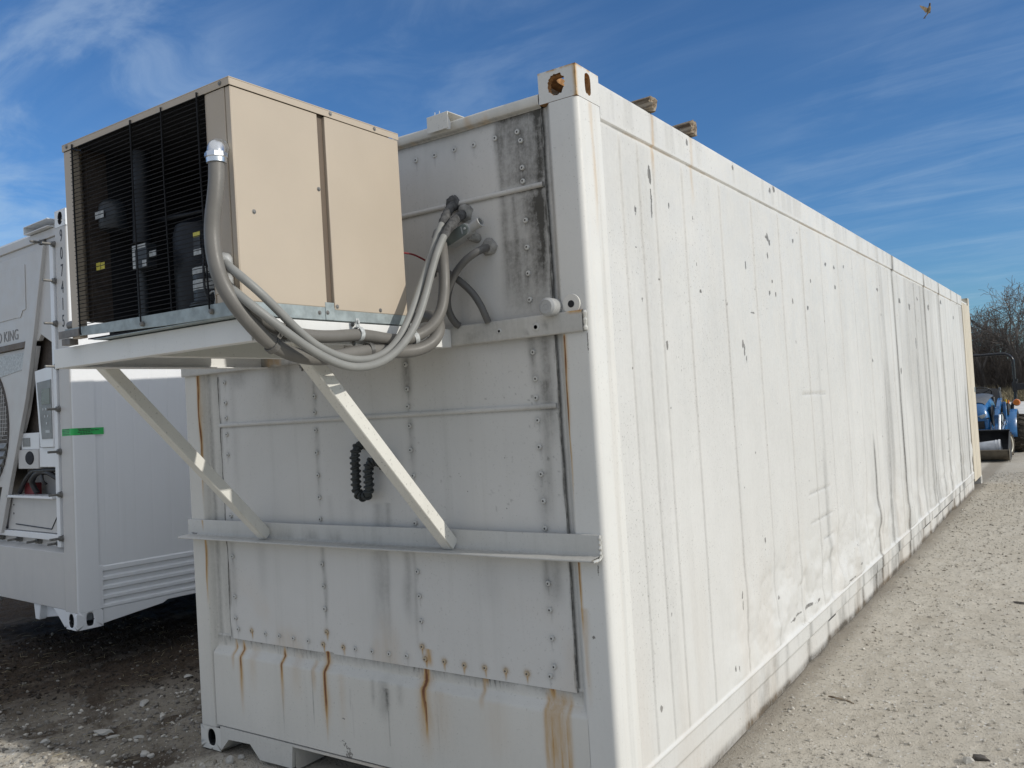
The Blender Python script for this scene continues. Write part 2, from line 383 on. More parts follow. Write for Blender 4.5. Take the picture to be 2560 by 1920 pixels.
def empty(name, loc=(0, 0, 0), rot=(0, 0, 0), label=None, cat=None, group=None):
    o = bpy.data.objects.new(name, None); COL.objects.link(o); o.location = loc; o.rotation_euler = rot; o.empty_display_size = 0.2
    if label: tag(o, label, cat, group)
    return o
def tag(o, label=None, cat=None, group=None, kind=None):
    if label: o['label'] = label
    if cat: o['category'] = cat
    if group: o['group'] = group
    if kind: o['kind'] = kind
    return o
def dup(o, parent):
    c = o.copy(); COL.objects.link(c); c.parent = parent; return c

def smooth_path(pts, per=6):
    """Catmull-Rom through the points"""
    p = [Vector(q) for q in pts]; p = [p[0] * 2 - p[1]] + p + [p[-1] * 2 - p[-2]]; out_ = []
    for i in range(1, len(p) - 2):
        for k in range(per):
            t = k / per; a, b, c, d = p[i - 1], p[i], p[i + 1], p[i + 2]
            out_.append(0.5 * ((2 * b) + (c - a) * t + (2 * a - 5 * b + 4 * c - d) * t * t + (3 * b - a - 3 * c + d) * t ** 3))
    out_.append(p[-2]); return out_
def relax(pts, it=2):
    p = [Vector(q) for q in pts]
    for _ in range(it): p = [p[0]] + [(p[i - 1] + p[i] * 2 + p[i + 1]) / 4 for i in range(1, len(p) - 1)] + [p[-1]]
    return p

# ------------------------------------------------------------------ ground
def axis_pts(segs):
    out_ = []
    for a, b, st_ in segs: out_ += list(np.arange(a, b, st_))
    out_.append(segs[-1][1]); return np.array(out_)
gx = axis_pts([(-260, -60, 20), (-60, -14, 4), (-14, -6, 0.5), (-6, -2.6, 0.04), (-2.6, 0.9, 0.014), (0.9, 2.3, 0.1), (2.3, 4.6, 0.016), (4.6, 9, 0.2), (9, 30, 3), (30, 240, 15)])
gy = axis_pts([(-120, -12, 12), (-12, -1.4, 0.4), (-1.4, 2.2, 0.015), (2.2, 6, 0.03), (6, 16, 0.1), (16, 60, 1.0), (60, 400, 17)])
GX, GY = np.meshgrid(gx, gy, indexing='ij')
near = np.exp(-((GX - 1) / 9) ** 2) * np.exp(-((GY - 3) / 12) ** 2)
def ground_h(x, y):
    nr = np.exp(-((x - 1) / 9) ** 2) * np.exp(-((y - 3) / 12) ** 2)
    left = sstep(-x, -0.6, 0.4)
    h = (fbm(x * 1.1, y * 1.1, 3) - 0.5) * 0.05 + (fbm(x * 6, y * 6, 5, 3) - 0.5) * 0.022 + (fbm(x * 22, y * 22, 9, 3) - 0.5) * (0.016 + 0.030 * left)
    inside = sstep(x, -0.25, 0.0) * sstep(2.75 - x, 0.0, 0.25) * sstep(y, -0.3, 0.1)
    return h * nr * (1 - 0.75 * inside) - 0.006
H = ground_h(GX, GY)
m, t = new_mat('crushed_limestone_lot')
co = t.node('ShaderNodeTexCoord').outputs['Object']
sx = t.node('ShaderNodeSeparateXYZ', i_0=co)
big = t.noise(co, 0.55, 7, 0.6, 0.4); mid = t.noise(co, 5.0, 7, 0.65); fine = t.noise(co, 48, 6, 0.7); grit = t.noise(co, 150, 4, 0.7)
vor = t.node('ShaderNodeTexVoronoi', i_Vector=co, i_Scale=42.0); vor2 = t.node('ShaderNodeTexVoronoi', i_Vector=co, i_Scale=95.0)
c = t.mix(t.ramp(big, 0.3, 0.7), (0.465, 0.425, 0.355), (0.54, 0.505, 0.435))
c = t.mix(t.ramp(mid, 0.46, 0.74, 0, 0.45), c, (0.355, 0.31, 0.24))
c = t.mix(t.ramp(fine, 0.50, 0.70, 0, 0.75), c, (0.20, 0.18, 0.148))
c = t.mix(t.ramp(grit, 0.56, 0.72, 0, 0.5), c, (0.56, 0.53, 0.47))
peb = t.node('ShaderNodeSeparateColor', i_0=vor.outputs['Color'])
c = t.mix(t.math('MULTIPLY', t.ramp(peb.outputs[0], 0.72, 0.9), t.ramp(vor.outputs['Distance'], 0.34, 0.24)), c, (0.56, 0.55, 0.52))
# brown soil and litter, with shade between and under the containers painted in
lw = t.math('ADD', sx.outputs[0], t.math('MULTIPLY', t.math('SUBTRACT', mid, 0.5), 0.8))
left_shade = t.math('MULTIPLY', t.ramp(lw, 0.35, -0.15), t.ramp(t.math('ADD', sx.outputs[1], t.math('MULTIPLY', t.math('SUBTRACT', mid, 0.5), 0.3)), -0.52, -0.30))
left_shade = t.math('MULTIPLY', left_shade, t.math('MULTIPLY', t.ramp(t.math('ADD', sx.outputs[0], t.math('MULTIPLY', t.math('SUBTRACT', big, 0.5), 3.0)), -8.5, -6.0), t.ramp(sx.outputs[1], 15.0, 13.0)))
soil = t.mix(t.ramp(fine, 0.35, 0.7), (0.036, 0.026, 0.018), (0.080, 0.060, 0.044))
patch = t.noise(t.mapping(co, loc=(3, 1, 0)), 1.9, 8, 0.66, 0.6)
under = t.ramp(t.math('ADD', t.math('ADD', sx.outputs[0], t.math('MULTIPLY', sx.outputs[1], -1.0)), t.math('MULTIPLY', t.math('SUBTRACT', big, 0.5), 1.6)), -1.0, -1.75)  # painted shade below the raised container
soil_shade = t.math('MULTIPLY', left_shade, t.math('MAXIMUM', t.ramp(patch, 0.45, 0.60, 0, 0.92), t.math('MULTIPLY', under, 0.97)))
c = t.mix(t.math('MULTIPLY', left_shade, 0.95), c, (0.40, 0.385, 0.365), 'MULTIPLY')  # gravel left of the container darkened as painted shade
c = t.mix(soil_shade, c, soil)
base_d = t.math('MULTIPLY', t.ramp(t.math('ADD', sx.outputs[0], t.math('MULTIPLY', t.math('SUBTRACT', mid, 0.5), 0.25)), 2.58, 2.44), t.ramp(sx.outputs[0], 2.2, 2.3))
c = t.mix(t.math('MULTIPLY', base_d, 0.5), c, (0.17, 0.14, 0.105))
rut = t.noise(t.mapping(co, scale=(2.2, 0.22, 1)), 1.0, 5, 0.6, 0.4)
c = t.mix(t.ramp(rut, 0.5, 0.68, 0, 0.25), c, (0.36, 0.33, 0.28))
# dry verge far off, beyond the lot
far = t.ramp(sx.outputs[1], 56.5, 57.2)
c = t.mix(far, c, t.mix(t.ramp(t.noise(co, 0.8, 5), 0.35, 0.65), (0.20, 0.165, 0.10), (0.30, 0.25, 0.15)))
hgt = t.math('ADD', t.math('MULTIPLY', fine, 0.8), t.math('ADD', t.math('MULTIPLY', grit, 0.45), t.math('MULTIPLY', t.math('MINIMUM', vor2.outputs['Distance'], 0.5), -0.7)))
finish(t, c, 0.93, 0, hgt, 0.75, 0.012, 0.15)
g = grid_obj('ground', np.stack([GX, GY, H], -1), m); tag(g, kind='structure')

m, t = new_mat('pale_concrete')
co = t.node('ShaderNodeTexCoord').outputs['Object']
c = t.mix(t.ramp(t.noise(co, 0.3, 6), 0.3, 0.7), (0.52, 0.50, 0.47), (0.62, 0.61, 0.58))
finish(t, c, 0.9)
pv = MB().box(-80, 60, 37, 56.3, -0.2, 0.03); tag(pv.build('pavement', m), kind='structure')

# gravel: thousands of loose chips, nobody could count them
def rock_protos(k, sub, seed, flat=0.6):
    rnd = np.random.RandomState(seed); res = []
    for _ in range(k):
        bm = bmesh.new(); bmesh.ops.create_icosphere(bm, subdivisions=sub, radius=1.0)
        v = np.array([p.co[:] for p in bm.verts]); f = np.array([[p.index for p in q.verts] for q in bm.faces]); bm.free()
        for __ in range(7):
            nrm = rnd.normal(size=3); nrm /= np.linalg.norm(nrm); d = v @ nrm; cut = rnd.uniform(0.35, 0.75); v = v - np.outer(np.maximum(d - cut, 0), nrm)
        v *= np.array([1, rnd.uniform(0.55, 0.95), rnd.uniform(0.35, 0.8) * flat / 0.6]); v += rnd.normal(size=v.shape) * 0.03
        res.append((v, f))
    return res
def scatter(name, pts, sizes, protos, mat, seed):
    rnd = np.random.RandomState(seed); V = []; F = []; off = 0
    for (x, y, z), s in zip(pts, sizes):
        v, f = protos[rnd.randint(len(protos))]; a = rnd.uniform(0, 6.283); tl = rnd.normal() * 0.3
        Rz = np.array([[math.cos(a), -math.sin(a), 0], [math.sin(a), math.cos(a), 0], [0, 0, 1]]); Rx = np.array([[1, 0, 0], [0, math.cos(tl), -math.sin(tl)], [0, math.sin(tl), math.cos(tl)]])
        V.append((v * s) @ (Rz @ Rx).T + np.array([x, y, z])); F.append(f + off); off += len(v)
    V = np.concatenate(V); F = np.concatenate(F)
    me = bpy.data.meshes.new(name); me.vertices.add(len(V)); me.vertices.foreach_set('co', V.astype(np.float32).reshape(-1))
    me.loops.add(len(F) * 3); me.polygons.add(len(F)); me.polygons.foreach_set('loop_start', np.arange(len(F)) * 3); me.loops.foreach_set('vertex_index', F.reshape(-1).astype(np.int32)); me.update(calc_edges=True)
    me.materials.append(mat); o = bpy.data.objects.new(name, me); COL.objects.link(o); return o
m, t = new_mat('limestone_chips')
gi = t.node('ShaderNodeNewGeometry').outputs['Random Per Island']
co = t.node('ShaderNodeTexCoord').outputs['Object']
c = t.mix(gi, (0.26, 0.24, 0.205), (0.56, 0.535, 0.475))
c = t.mix(t.ramp(t.noise(co, 60, 5), 0.4, 0.7, 0, 0.5), c, (0.34, 0.30, 0.24))
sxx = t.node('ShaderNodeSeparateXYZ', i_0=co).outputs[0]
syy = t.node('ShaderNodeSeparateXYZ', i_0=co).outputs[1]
under_shade = t.math('MULTIPLY', t.ramp(t.math('SUBTRACT', sxx, syy), -1.15, -1.75), t.ramp(sxx, 0.1, -0.2))  # same painted shade on the chips under the raised container
c = t.mix(t.math('MULTIPLY', t.ramp(sxx, 0.2, -0.2), t.ramp(gi, 0.97, 0.6, 0, 0.9)), c, (0.175, 0.160, 0.140))  # chips on the left darkened to paint in shade
c = t.mix(t.math('MULTIPLY', under_shade, t.ramp(gi, 1.0, 0.9, 0.5, 0.95)), c, (0.035, 0.028, 0.022))
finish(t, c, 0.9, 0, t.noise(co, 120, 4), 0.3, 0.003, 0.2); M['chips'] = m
rnd = np.random.RandomState(3)
pts = []; sz = []
for _ in range(17000):           # right-hand lot
    y = -1.0 + 15 * rnd.rand() ** 1.7; x = rnd.uniform(2.42, 4.3 + 0.02 * y)
    if x < 2.47 + 0.02 * rnd.rand() and y > -0.1: continue
    pts.append((x, y)); sz.append(0.0045 + 0.014 * rnd.rand() ** 4 + 0.0008 * max(0, y - 3))
for _ in range(15000):            # between the containers
    x = rnd.uniform(-3.4, 0.9); y = rnd.uniform(-0.9, 1.6)
    if x > -0.05 and y > -0.02: continue
    pts.append((x, y)); sz.append(0.0042 + 0.020 * rnd.rand() ** 4)
pts = np.array(pts); hz = ground_h(pts[:, 0], pts[:, 1])
pts3 = [(x, y, z + s * 0.12) for (x, y), z, s in zip(pts, hz, sz)]
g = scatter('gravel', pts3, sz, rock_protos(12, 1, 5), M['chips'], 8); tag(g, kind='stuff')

# larger stones one can point at
M['stone_pale'] = plain('pale_limestone', (0.40, 0.385, 0.35), 0.9, 0, 0.15, 12, 0.2, 0.5, 50)
M['stone_dark'] = plain('dark_fieldstone', (0.12, 0.11, 0.10), 0.9, 0, 0.25, 14, 0.2, 0.5, 50)
def stone(x, y, a, b, c_, rz, mat, label, seed, group=None):
    v, f = rock_protos(1, 2, seed)[0]; v = v / np.abs(v).max(0) * np.array([a, b, c_])
    o = MB().add([tuple(p) for p in v], [tuple(q) for q in f]).build('stone', mat, None, None)
    o.location = (x, y, float(ground_h(np.array([x]), np.array([y]))[0]) + c_ * 0.35); o.rotation_euler = (0, 0, rz)
    tag(o, label, 'stone', group)
SP = 'stone'
stone(-0.70, -0.124, 0.055, 0.03, 0.022, 0.5, M['stone_pale'], 'largest pale flat stone on the shaded ground at bottom left', 21)
stone(-0.80, -0.11, 0.045, 0.028, 0.012, 0.2, M['stone_pale'], 'flat tan stone touching the upper side of the largest pale stone', 22)
stone(-0.60, -0.125, 0.04, 0.022, 0.014, 0.9, M['stone_pale'], 'flat stone just right of the largest pale stone in the shade', 23)
stone(-0.898, -0.335, 0.03, 0.024, 0.018, 0.1, M['stone_pale'], 'rounded pale stone at the edge of the sunlit gravel patch', 24)
stone(-0.907, 0.253, 0.026, 0.03, 0.02, 0.3, M['stone_pale'], 'whitish round stone midway between the two white containers', 25)
stone(-1.12, 0.70, 0.04, 0.02, 0.012, 0.7, M['stone_pale'], 'thin pale stone deep in the gap between the containers', 26)
stone(-0.475, -0.055, 0.035, 0.012, 0.014, 0.6, M['stone_pale'], 'thin crescent pale stone left of the near lower corner casting', 27)
stone(-0.21, -0.194, 0.034, 0.024, 0.016, 0.5, M['stone_pale'], 'left one of two pale stones side by side at the frame bottom', 28)
stone(-0.165, -0.185, 0.02, 0.02, 0.016, 0.5, M['stone_pale'], 'right smaller one of two pale stones side by side at frame bottom', 29)
stone(0.30, -0.055, 0.022, 0.018, 0.028, 0.4, M['stone_pale'], 'cube shaped white stone in front of the notch in the sill', 30)
stone(0.31, 0.0, 0.022, 0.014, 0.016, 0.9, M['stone_pale'], 'small grey stone leaning behind the cube shaped white stone', 31)
stone(3.43, 1.463, 0.042, 0.03, 0.022, 0.3, M['stone_dark'], 'dark brown stone on the sunlit gravel at lower right', 32)
stone(3.375, 1.41, 0.03, 0.02, 0.018, 0.8, M['stone_pale'], 'pale grey stone beside the dark brown stone at lower right', 33)
stone(3.40, 4.5, 0.06, 0.022, 0.012, 2.6, M['stone_dark'], 'dark flat stone on the gravel near the right frame edge', 34)
# one flat stick on the lot
sk = MB().tube(smooth_path([(2.66, 1.96, 0.006), (2.71, 1.945, 0.008), (2.76, 1.935, 0.006), (2.80, 1.91, 0.004)], 3), [0.004, 0.006, 0.006, 0.005, 0.006, 0.005, 0.005, 0.004, 0.003, 0.003], 6)
tag(sk.build('stick', M['wood'], None, 60), 'short brown stick lying on the gravel beside the long white wall', 'stick')
# straw and litter
mb = MB(); rnd = np.random.RandomState(5)
for _ in range(420):
    x = rnd.uniform(-4.0, 0.2); y = rnd.uniform(-0.6, 1.6)
    if x > -0.06 and y > -0.03: continue
    z = float(ground_h(np.array([x]), np.array([y]))[0]) + 0.004; a = rnd.uniform(0, 3.14); l = rnd.uniform(0.02, 0.10)
    p = Vector((x, y, z)); d = Vector((math.cos(a), math.sin(a), rnd.uniform(-.05, .2))) * l
    mb.tube([p, p + d * 0.5 + Vector((0, 0, 0.004)), p + d], [0.0012, 0.001, 0.0006], 3)
tag(mb.build('straw', M['straw'], None, 60), kind='stuff')

# ------------------------------------------------------------------ container A
LEN, WID, HT = 12.48, 2.438, 2.896
A = empty('shipping_container', (0, 0, 0), label='long weathered white shipping container with rust streaked end wall and condenser bracket', cat='shipping container')

RIV = [(1.519, 1.859), (1.52, 1.755), (1.519, 1.681), (1.521, 1.598), (1.52, 1.496), (1.526, 1.386), (1.521, 1.186), (0.953, 1.756), (0.949, 1.683), (0.949, 1.6), (0.948, 1.496), (0.949, 1.392), (0.949, 1.29), (0.947, 1.19), (2.165, 1.857), (2.169, 1.754), (2.167, 1.681), (2.167, 1.595), (2.167, 1.493), (2.166, 1.39), (2.17, 1.287), (2.169, 1.184), (0.309, 1.861), (0.31, 1.759), (0.308, 1.683), (0.307, 1.6), (0.307, 1.498), (0.302, 1.19), (0.301, 0.987), (0.302, 0.785), (0.3, 0.678), (0.316, 0.625), (0.418, 0.626), (0.52, 0.622), (0.622, 0.622), (0.721, 0.62), (0.821, 0.617), (0.919, 0.612), (1.048, 0.613), (1.124, 0.614), (1.226, 0.614), (1.328, 0.615), (1.43, 0.617), (0.941, 0.982), (0.944, 0.881), (0.944, 0.777), (0.946, 0.671), (1.518, 0.981), (1.521, 0.878), (1.522, 0.774), (1.519, 0.666), (1.532, 0.616), (1.637, 0.618), (1.74, 0.615), (1.843, 0.617), (1.945, 0.618), (2.046, 0.619), (2.152, 0.622), (2.168, 0.873), (2.17, 0.767), (2.171, 0.661), (2.168, 0.975), (1.642, 2.709), (1.743, 2.709), (1.847, 2.71), (1.946, 2.706), (2.05, 2.709), (2.155, 2.711), (2.168, 2.674), (2.168, 2.569), (2.167, 2.516), (2.168, 2.364), (2.167, 2.26), (2.166, 2.16), (2.166, 2.058)]
RUSTY = {(0.946, 0.671), (1.048, 0.613), (1.519, 0.666), (1.532, 0.616), (1.637, 0.618), (1.74, 0.615), (1.843, 0.617), (1.945, 0.618), (2.046, 0.619), (1.048, 0.613), (0.919, 0.612), (0.418, 0.626)}

def streak(X, Z, x, z0, z1, w, amp, seed, wob=0.006, fade=0.5):
    """run-off streak from z0 (top) down to z1"""
    c_ = x + (vnoise(Z * 7 + seed, Z * 0 + seed, seed) - 0.5) * 2 * wob
    ww = w * (0.7 + 0.6 * vnoise(Z * 11, Z * 0 + 3.3, seed + 5))
    k = np.exp(-((X - c_) / ww) ** 2); L = max(1e-3, z0 - z1)
    tz = (z0 - Z) / L
    return amp * k * sstep(tz, -0.01, 0.02) * (1 - sstep(tz, fade, 1.0))
def blob(X, Z, x, z, a, b, amp, seed, rag=0.8):
    d = np.sqrt(((X - x) / a) ** 2 + ((Z - z) / b) ** 2) + (fbm(X * 30, Z * 30, seed, 4) - 0.5) * 2 * rag
    return amp * (1 - sstep(d, 0.5, 1.15))

# end panel: one bowed sheet skin
ex = np.arange(0.258, 2.2681, 0.0055); ez = np.arange(0.574, 2.7781, 0.0055)
EX, EZ = np.meshgrid(ex, ez, indexing='ij')
bow = 0.006 * (fbm(EX * 1.7, EZ * 1.7, 41, 3) - 0.5) + 0.0016 * (fbm(EX * 9, EZ * 9, 42, 3) - 0.5)
for cx0 in (0.308, 0.949, 1.52, 2.168): bow = bow + 0.0022 * np.exp(-((EX - cx0) / 0.03) ** 2)
EY = 0.024 + bow
dirt = 0.16 * fbm(EX * 2.5, EZ * 1.6, 4) * sstep(EZ, 0.9, 2.5)
# mildew band in the top right
reg = sstep(EX + (fbm(EX * 0 + 2, EZ * 3, 17) - 0.5) * 0.06, 2.03, 2.09) * sstep(EZ, 1.95, 2.05)
dirt = dirt + reg * (0.26 + 0.34 * sstep(fbm(EX * 6, EZ * 2.2, 8), 0.36, 0.72)) * (0.5 + 0.5 * sstep(EZ, 2.5, 2.52))
dirt = dirt + 0.42 * np.exp(-((EX - 2.20) / 0.05) ** 2 - ((EZ - 2.425) / 0.06) ** 2) * (0.5 + fbm(EX * 14, EZ * 14, 31)) + 0.40 * np.exp(-((EX - 2.24) / 0.03) ** 2 - ((EZ - 2.36) / 0.14) ** 2) * (0.5 + fbm(EX * 12, EZ * 6, 32))
for k_, (x_, z0_, z1_, w_, a_) in enumerate([(2.225, 2.45, 1.95, 0.024, 0.38), (2.195, 2.40, 1.97, 0.018, 0.22), (2.12, 2.47, 2.0, 0.012, 0.3), (2.068, 2.76, 1.99, 0.014, 0.35), (2.10, 2.30, 1.98, 0.03, 0.28), (2.15, 2.3, 1.98, 0.012, 0.22), (2.245, 2.77, 1.95, 0.014, 0.4),
        (2.225, 1.93, 1.45, 0.03, 0.55), (2.16, 1.93, 1.70, 0.02, 0.4), (2.20, 1.75, 1.15, 0.02, 0.28), (2.17, 1.40, 1.12, 0.03, 0.25), (1.525, 1.93, 1.66, 0.018, 0.45), (1.50, 1.9, 1.7, 0.014, 0.25), (1.53, 1.63, 1.36, 0.014, 0.28), (0.949, 1.9, 1.66, 0.012, 0.32), (0.95, 1.6, 1.2, 0.014, 0.22), (0.70, 1.93, 1.74, 0.06, 0.30), (0.78, 1.92, 1.7, 0.03, 0.30), (0.42, 1.92, 1.8, 0.05, 0.25),
        (1.31, 1.27, 0.60, 0.030, 0.28), (1.345, 1.08, 0.62, 0.012, 0.22), (1.27, 1.06, 0.62, 0.03, 0.15), (1.46, 1.07, 0.7, 0.022, 0.35), (1.50, 1.08, 0.58, 0.012, 0.25), (1.37, 1.27, 1.1, 0.02, 0.3), (0.95, 1.08, 0.6, 0.012, 0.36), (0.52, 1.07, 0.75, 0.04, 0.14), (0.37, 1.9, 1.2, 0.03, 0.14), (2.20, 1.08, 0.85, 0.03, 0.38), (2.16, 1.08, 0.9, 0.012, 0.42), (1.9, 1.08, 0.8, 0.06, 0.1), (0.29, 1.08, 0.6, 0.025, 0.25), (1.02, 1.30, 1.1, 0.02, 0.10), (1.15, 1.28, 1.1, 0.03, 0.14)]):
    dirt = dirt + streak(EX, EZ, x_, z0_, z1_, w_, a_, 60 + k_)
for x_, z_ in RIV:                              # grime under each screw
    dirt = dirt + streak(EX, EZ, x_, z_ - 0.005, z_ - 0.06, 0.004, 0.18, int(x_ * 100)) + 0.24 * np.exp(-(((EX - x_) ** 2 + (EZ - z_) ** 2) / 0.017 ** 2))
edge_r = 2.265 + (fbm(EZ * 14, EZ * 0 + 1, 3) - 0.5) * 0.012
dirt = dirt + 0.7 * np.exp(-((EX - edge_r) / 0.004) ** 2) * sstep(fbm(EZ * 9, EZ * 0, 5), 0.3, 0.5)
dirt = dirt + 0.5 * np.exp(-((EX - 0.266) / 0.006) ** 2) * sstep(fbm(EZ * 7, EZ * 0, 6), 0.35, 0.6)
dirt = dirt + 0.35 * np.exp(-((EZ - 2.77) / 0.012) ** 2) + 0.5 * np.exp(-((EZ - 2.476) / 0.004) ** 2) + 0.4 * np.exp(-((EZ - 1.634) / 0.004) ** 2)
dirt = dirt + sstep(fbm(EX * 55, EZ * 55, 77, 2), 0.83, 0.87) * 0.45 * sstep(fbm(EX * 2, EZ * 2, 78), 0.42, 0.6) * sstep(EX, 1.2, 1.7) * (1 - sstep(EZ, 1.7, 1.9)) * sstep(EZ, 1.05, 1.12)
rust = 0 * EX
for x_, z_ in RIV:
    if (x_, z_) in RUSTY: rust = rust + streak(EX, EZ, x_ + 0.003, z_, z_ - 0.045, 0.0035, 0.55, int(x_ * 77)) + 0.42 * np.exp(-(((EX - x_) ** 2 + (EZ - z_) ** 2) / 0.013 ** 2))
rust = rust + 0.10 * sstep(fbm(EX * 3, EZ * 2, 91), 0.5, 0.7) * (1 - sstep(EZ, 0.6, 1.0)) + streak(EX, EZ, 1.55, 0.66, 0.575, 0.02, 0.5, 3)
chip = 0 * EX
rr = np.random.RandomState(11)
for _ in range(30):
    x_ = rr.uniform(1.45, 2.2); z_ = 1.12 + 0.5 * rr.rand()
    chip = chip + blob(EX, EZ, x_, z_, rr.uniform(0.0015, 0.0035), rr.uniform(0.002, 0.004), 0.8, rr.randint(99), 0.1)
endp = grid_obj('end_panel', np.stack([EX, EY, EZ], -1), M['white_end'], A, np.stack([dirt, rust, chip], -1), True)

# bead strips across the end panel
for z0_, z1_ in ((2.478, 2.497), (1.637, 1.657)):
    xs_ = np.arange(0.258, 2.268, 0.01); zs_ = np.array([z0_, z0_ + 0.0015, (z0_ + z1_) / 2, z1_ - 0.0015, z1_])
    BX, BZ = np.meshgrid(xs_, zs_, indexing='ij'); BY = np.broadcast_to(np.array([0.027, 0.0155, 0.0145, 0.0155, 0.027]), BX.shape) + 0.003 * (fbm(BX * 1.7, BZ * 1.7, 41, 3) - 0.5)
    d_ = 0.2 * fbm(BX * 5, BZ * 5, 3) + 0.35 * sstep(BX, 2.05, 2.2) * fbm(BX * 8, BZ * 8, 2)
    grid_obj('seam_strip', np.stack([BX, BY, BZ], -1), M['white_end'], A, np.stack([d_, 0 * d_, 0 * d_], -1), True)

# lower sill wall: peeling ledge, slope, apron with rust runs
prof = [(0.590, 0.034), (0.583, 0.030), (0.578, 0.029), (0.535, 0.029), (0.528, 0.028), (0.523, 0.0255), (0.500, 0.0045), (0.495, 0.0015), (0.488, 0.0)] + [(z, 0.0) for z in np.arange(0.480, 0.126, -0.006)]
zs_ = np.array([p[0] for p in prof]); ys_ = np.array([p[1] for p in prof]); xs_ = np.arange(0.139, 2.3171, 0.006)
SX, SZ = np.meshgrid(xs_, zs_, indexing='ij'); SY = np.broadcast_to(ys_, SX.shape) + 0.0025 * (fbm(SX * 3, SZ * 3, 14, 3) - 0.5)
peel = sstep(SZ, 0.528, 0.54) * sstep(fbm(SX * 16, SZ * 40, 15, 4), 0.47, 0.56)
SY = SY - 0.003 * peel
dirt = 0.14 * fbm(SX * 3, SZ * 2, 18) + 0.55 * np.exp(-((SZ - 0.573 - 0.004 * fbm(SX * 15, SZ * 0, 2)) / 0.0045) ** 2) + 0.30 * sstep(SZ, 0.53, 0.55) * fbm(SX * 22, SZ * 22, 9)
dirt = dirt + 0.55 * np.exp(-(np.abs(fbm(SX * 26, SZ * 46, 15, 3) - 0.52) / 0.018) ** 2) * sstep(SZ, 0.53, 0.54) * sstep(fbm(SX * 4, SZ * 0, 25), 0.4, 0.55)
for k_, (x_, z0_, z1_, w_, a_) in enumerate([(1.30, 0.50, 0.30, 0.03, 0.3), (1.24, 0.50, 0.36, 0.012, 0.28), (1.32, 0.47, 0.35, 0.012, 0.5), (1.40, 0.5, 0.38, 0.02, 0.2), (0.86, 0.5, 0.2, 0.0018, 0.6), (0.65, 0.45, 0.13, 0.0016, 0.4), (1.60, 0.5, 0.2, 0.002, 0.3), (1.10, 0.44, 0.34, 0.002, 0.5)]):
    dirt = dirt + streak(SX, SZ, x_, z0_, z1_, w_, a_, 160 + k_, 0.004)
lab = np.maximum(np.abs((SX - 1.22) / 0.107), np.abs((SZ - 0.30) / 0.075)); dirt = dirt + 0.35 * np.exp(-((lab - 1) / 0.018) ** 2)   # ghost outline of an old placard
rust = 0 * SX
for k_, (x_, z0_, z1_, w_, a_) in enumerate([(0.291, 0.575, 0.40, 0.010, 0.42), (0.295, 0.575, 0.50, 0.004, 0.7), (0.352, 0.575, 0.17, 0.015, 0.50), (0.352, 0.575, 0.30, 0.006, 0.62), (0.651, 0.575, 0.22, 0.012, 0.45), (0.651, 0.575, 0.36, 0.005, 0.7), (0.87, 0.53, 0.36, 0.012, 0.30), (0.945, 0.58, 0.18, 0.022, 0.42), (0.945, 0.58, 0.16, 0.006, 0.95), (0.940, 0.5, 0.13, 0.0025, 0.8),
        (1.534, 0.575, 0.15, 0.030, 0.40), (1.534, 0.575, 0.35, 0.013, 0.90), (1.540, 0.45, 0.25, 0.003, 0.9), (1.834, 0.56, 0.44, 0.010, 0.4), (2.134, 0.565, -0.4, 0.007, 0.30), (2.150, 0.565, -0.4, 0.020, 0.30), (2.180, 0.565, -0.4, 0.022, 0.30), (2.210, 0.565, -0.4, 0.020, 0.30), (2.238, 0.565, -0.4, 0.008, 0.38), (2.228, 0.48, -0.2, 0.0025, 0.45), (2.16, 0.48, -0.2, 0.002, 0.25), (2.195, 0.50, -0.1, 0.002, 0.25), (0.44, 0.54, 0.3, 0.03, 0.14), (0.75, 0.54, 0.3, 0.04, 0.12), (1.62, 0.5, 0.2, 0.05, 0.10), (1.9, 0.5, 0.2, 0.06, 0.08), (1.05, 0.5, 0.2, 0.02, 0.12)]):
    rust = rust + streak(SX, SZ, x_, z0_, z1_, w_, a_, 200 + k_, 0.0016, 0.35)
rust = rust + blob(SX, SZ, 0.945, 0.572, 0.014, 0.012, 1.0, 5, 0.4) + blob(SX, SZ, 1.534, 0.570, 0.02, 0.014, 1.1, 6, 0.4) + blob(SX, SZ, 2.155, 0.57, 0.02, 0.012, 1.1, 7, 0.4) + blob(SX, SZ, 1.84, 0.572, 0.02, 0.01, 0.8, 8, 0.4)
rust = rust + 0.6 * np.exp(-((SZ - 0.515) / 0.006) ** 2) * sstep(SX, 2.22, 2.24) * (1 - sstep(SX, 2.27, 2.30))
chip = blob(SX, SZ, 1.06, 0.17, 0.05, 0.05, 0.6, 3, 1.0) + blob(SX, SZ, 1.05, 0.30, 0.012, 0.006, 0.9, 33, 0.6)
chip = chip + peel * 0.32 * sstep(fbm(SX * 20, SZ * 60, 19, 3), 0.5, 0.6)
rust = rust * 0.86
sill = grid_obj('end_sill', np.stack([SX, SY, SZ], -1), M['white_sill'], A, np.stack([dirt, rust, chip], -1), False)

# sill rail with the two fork notches and the gooseneck tunnel
def rail_poly(x): return x
poly = [(0.165, 0.1265), (0.165, 0.006), (0.228, 0.069), (0.392, 0.075), (0.462, 0.010), (0.69, 0.012), (0.702, 0.115), (1.736, 0.115), (1.748, 0.012), (1.976, 0.010), (2.046, 0.075), (2.21, 0.069), (2.273, 0.006), (2.273, 0.1265)]
mb = MB()
n_ = len(poly)
top = 0.1265
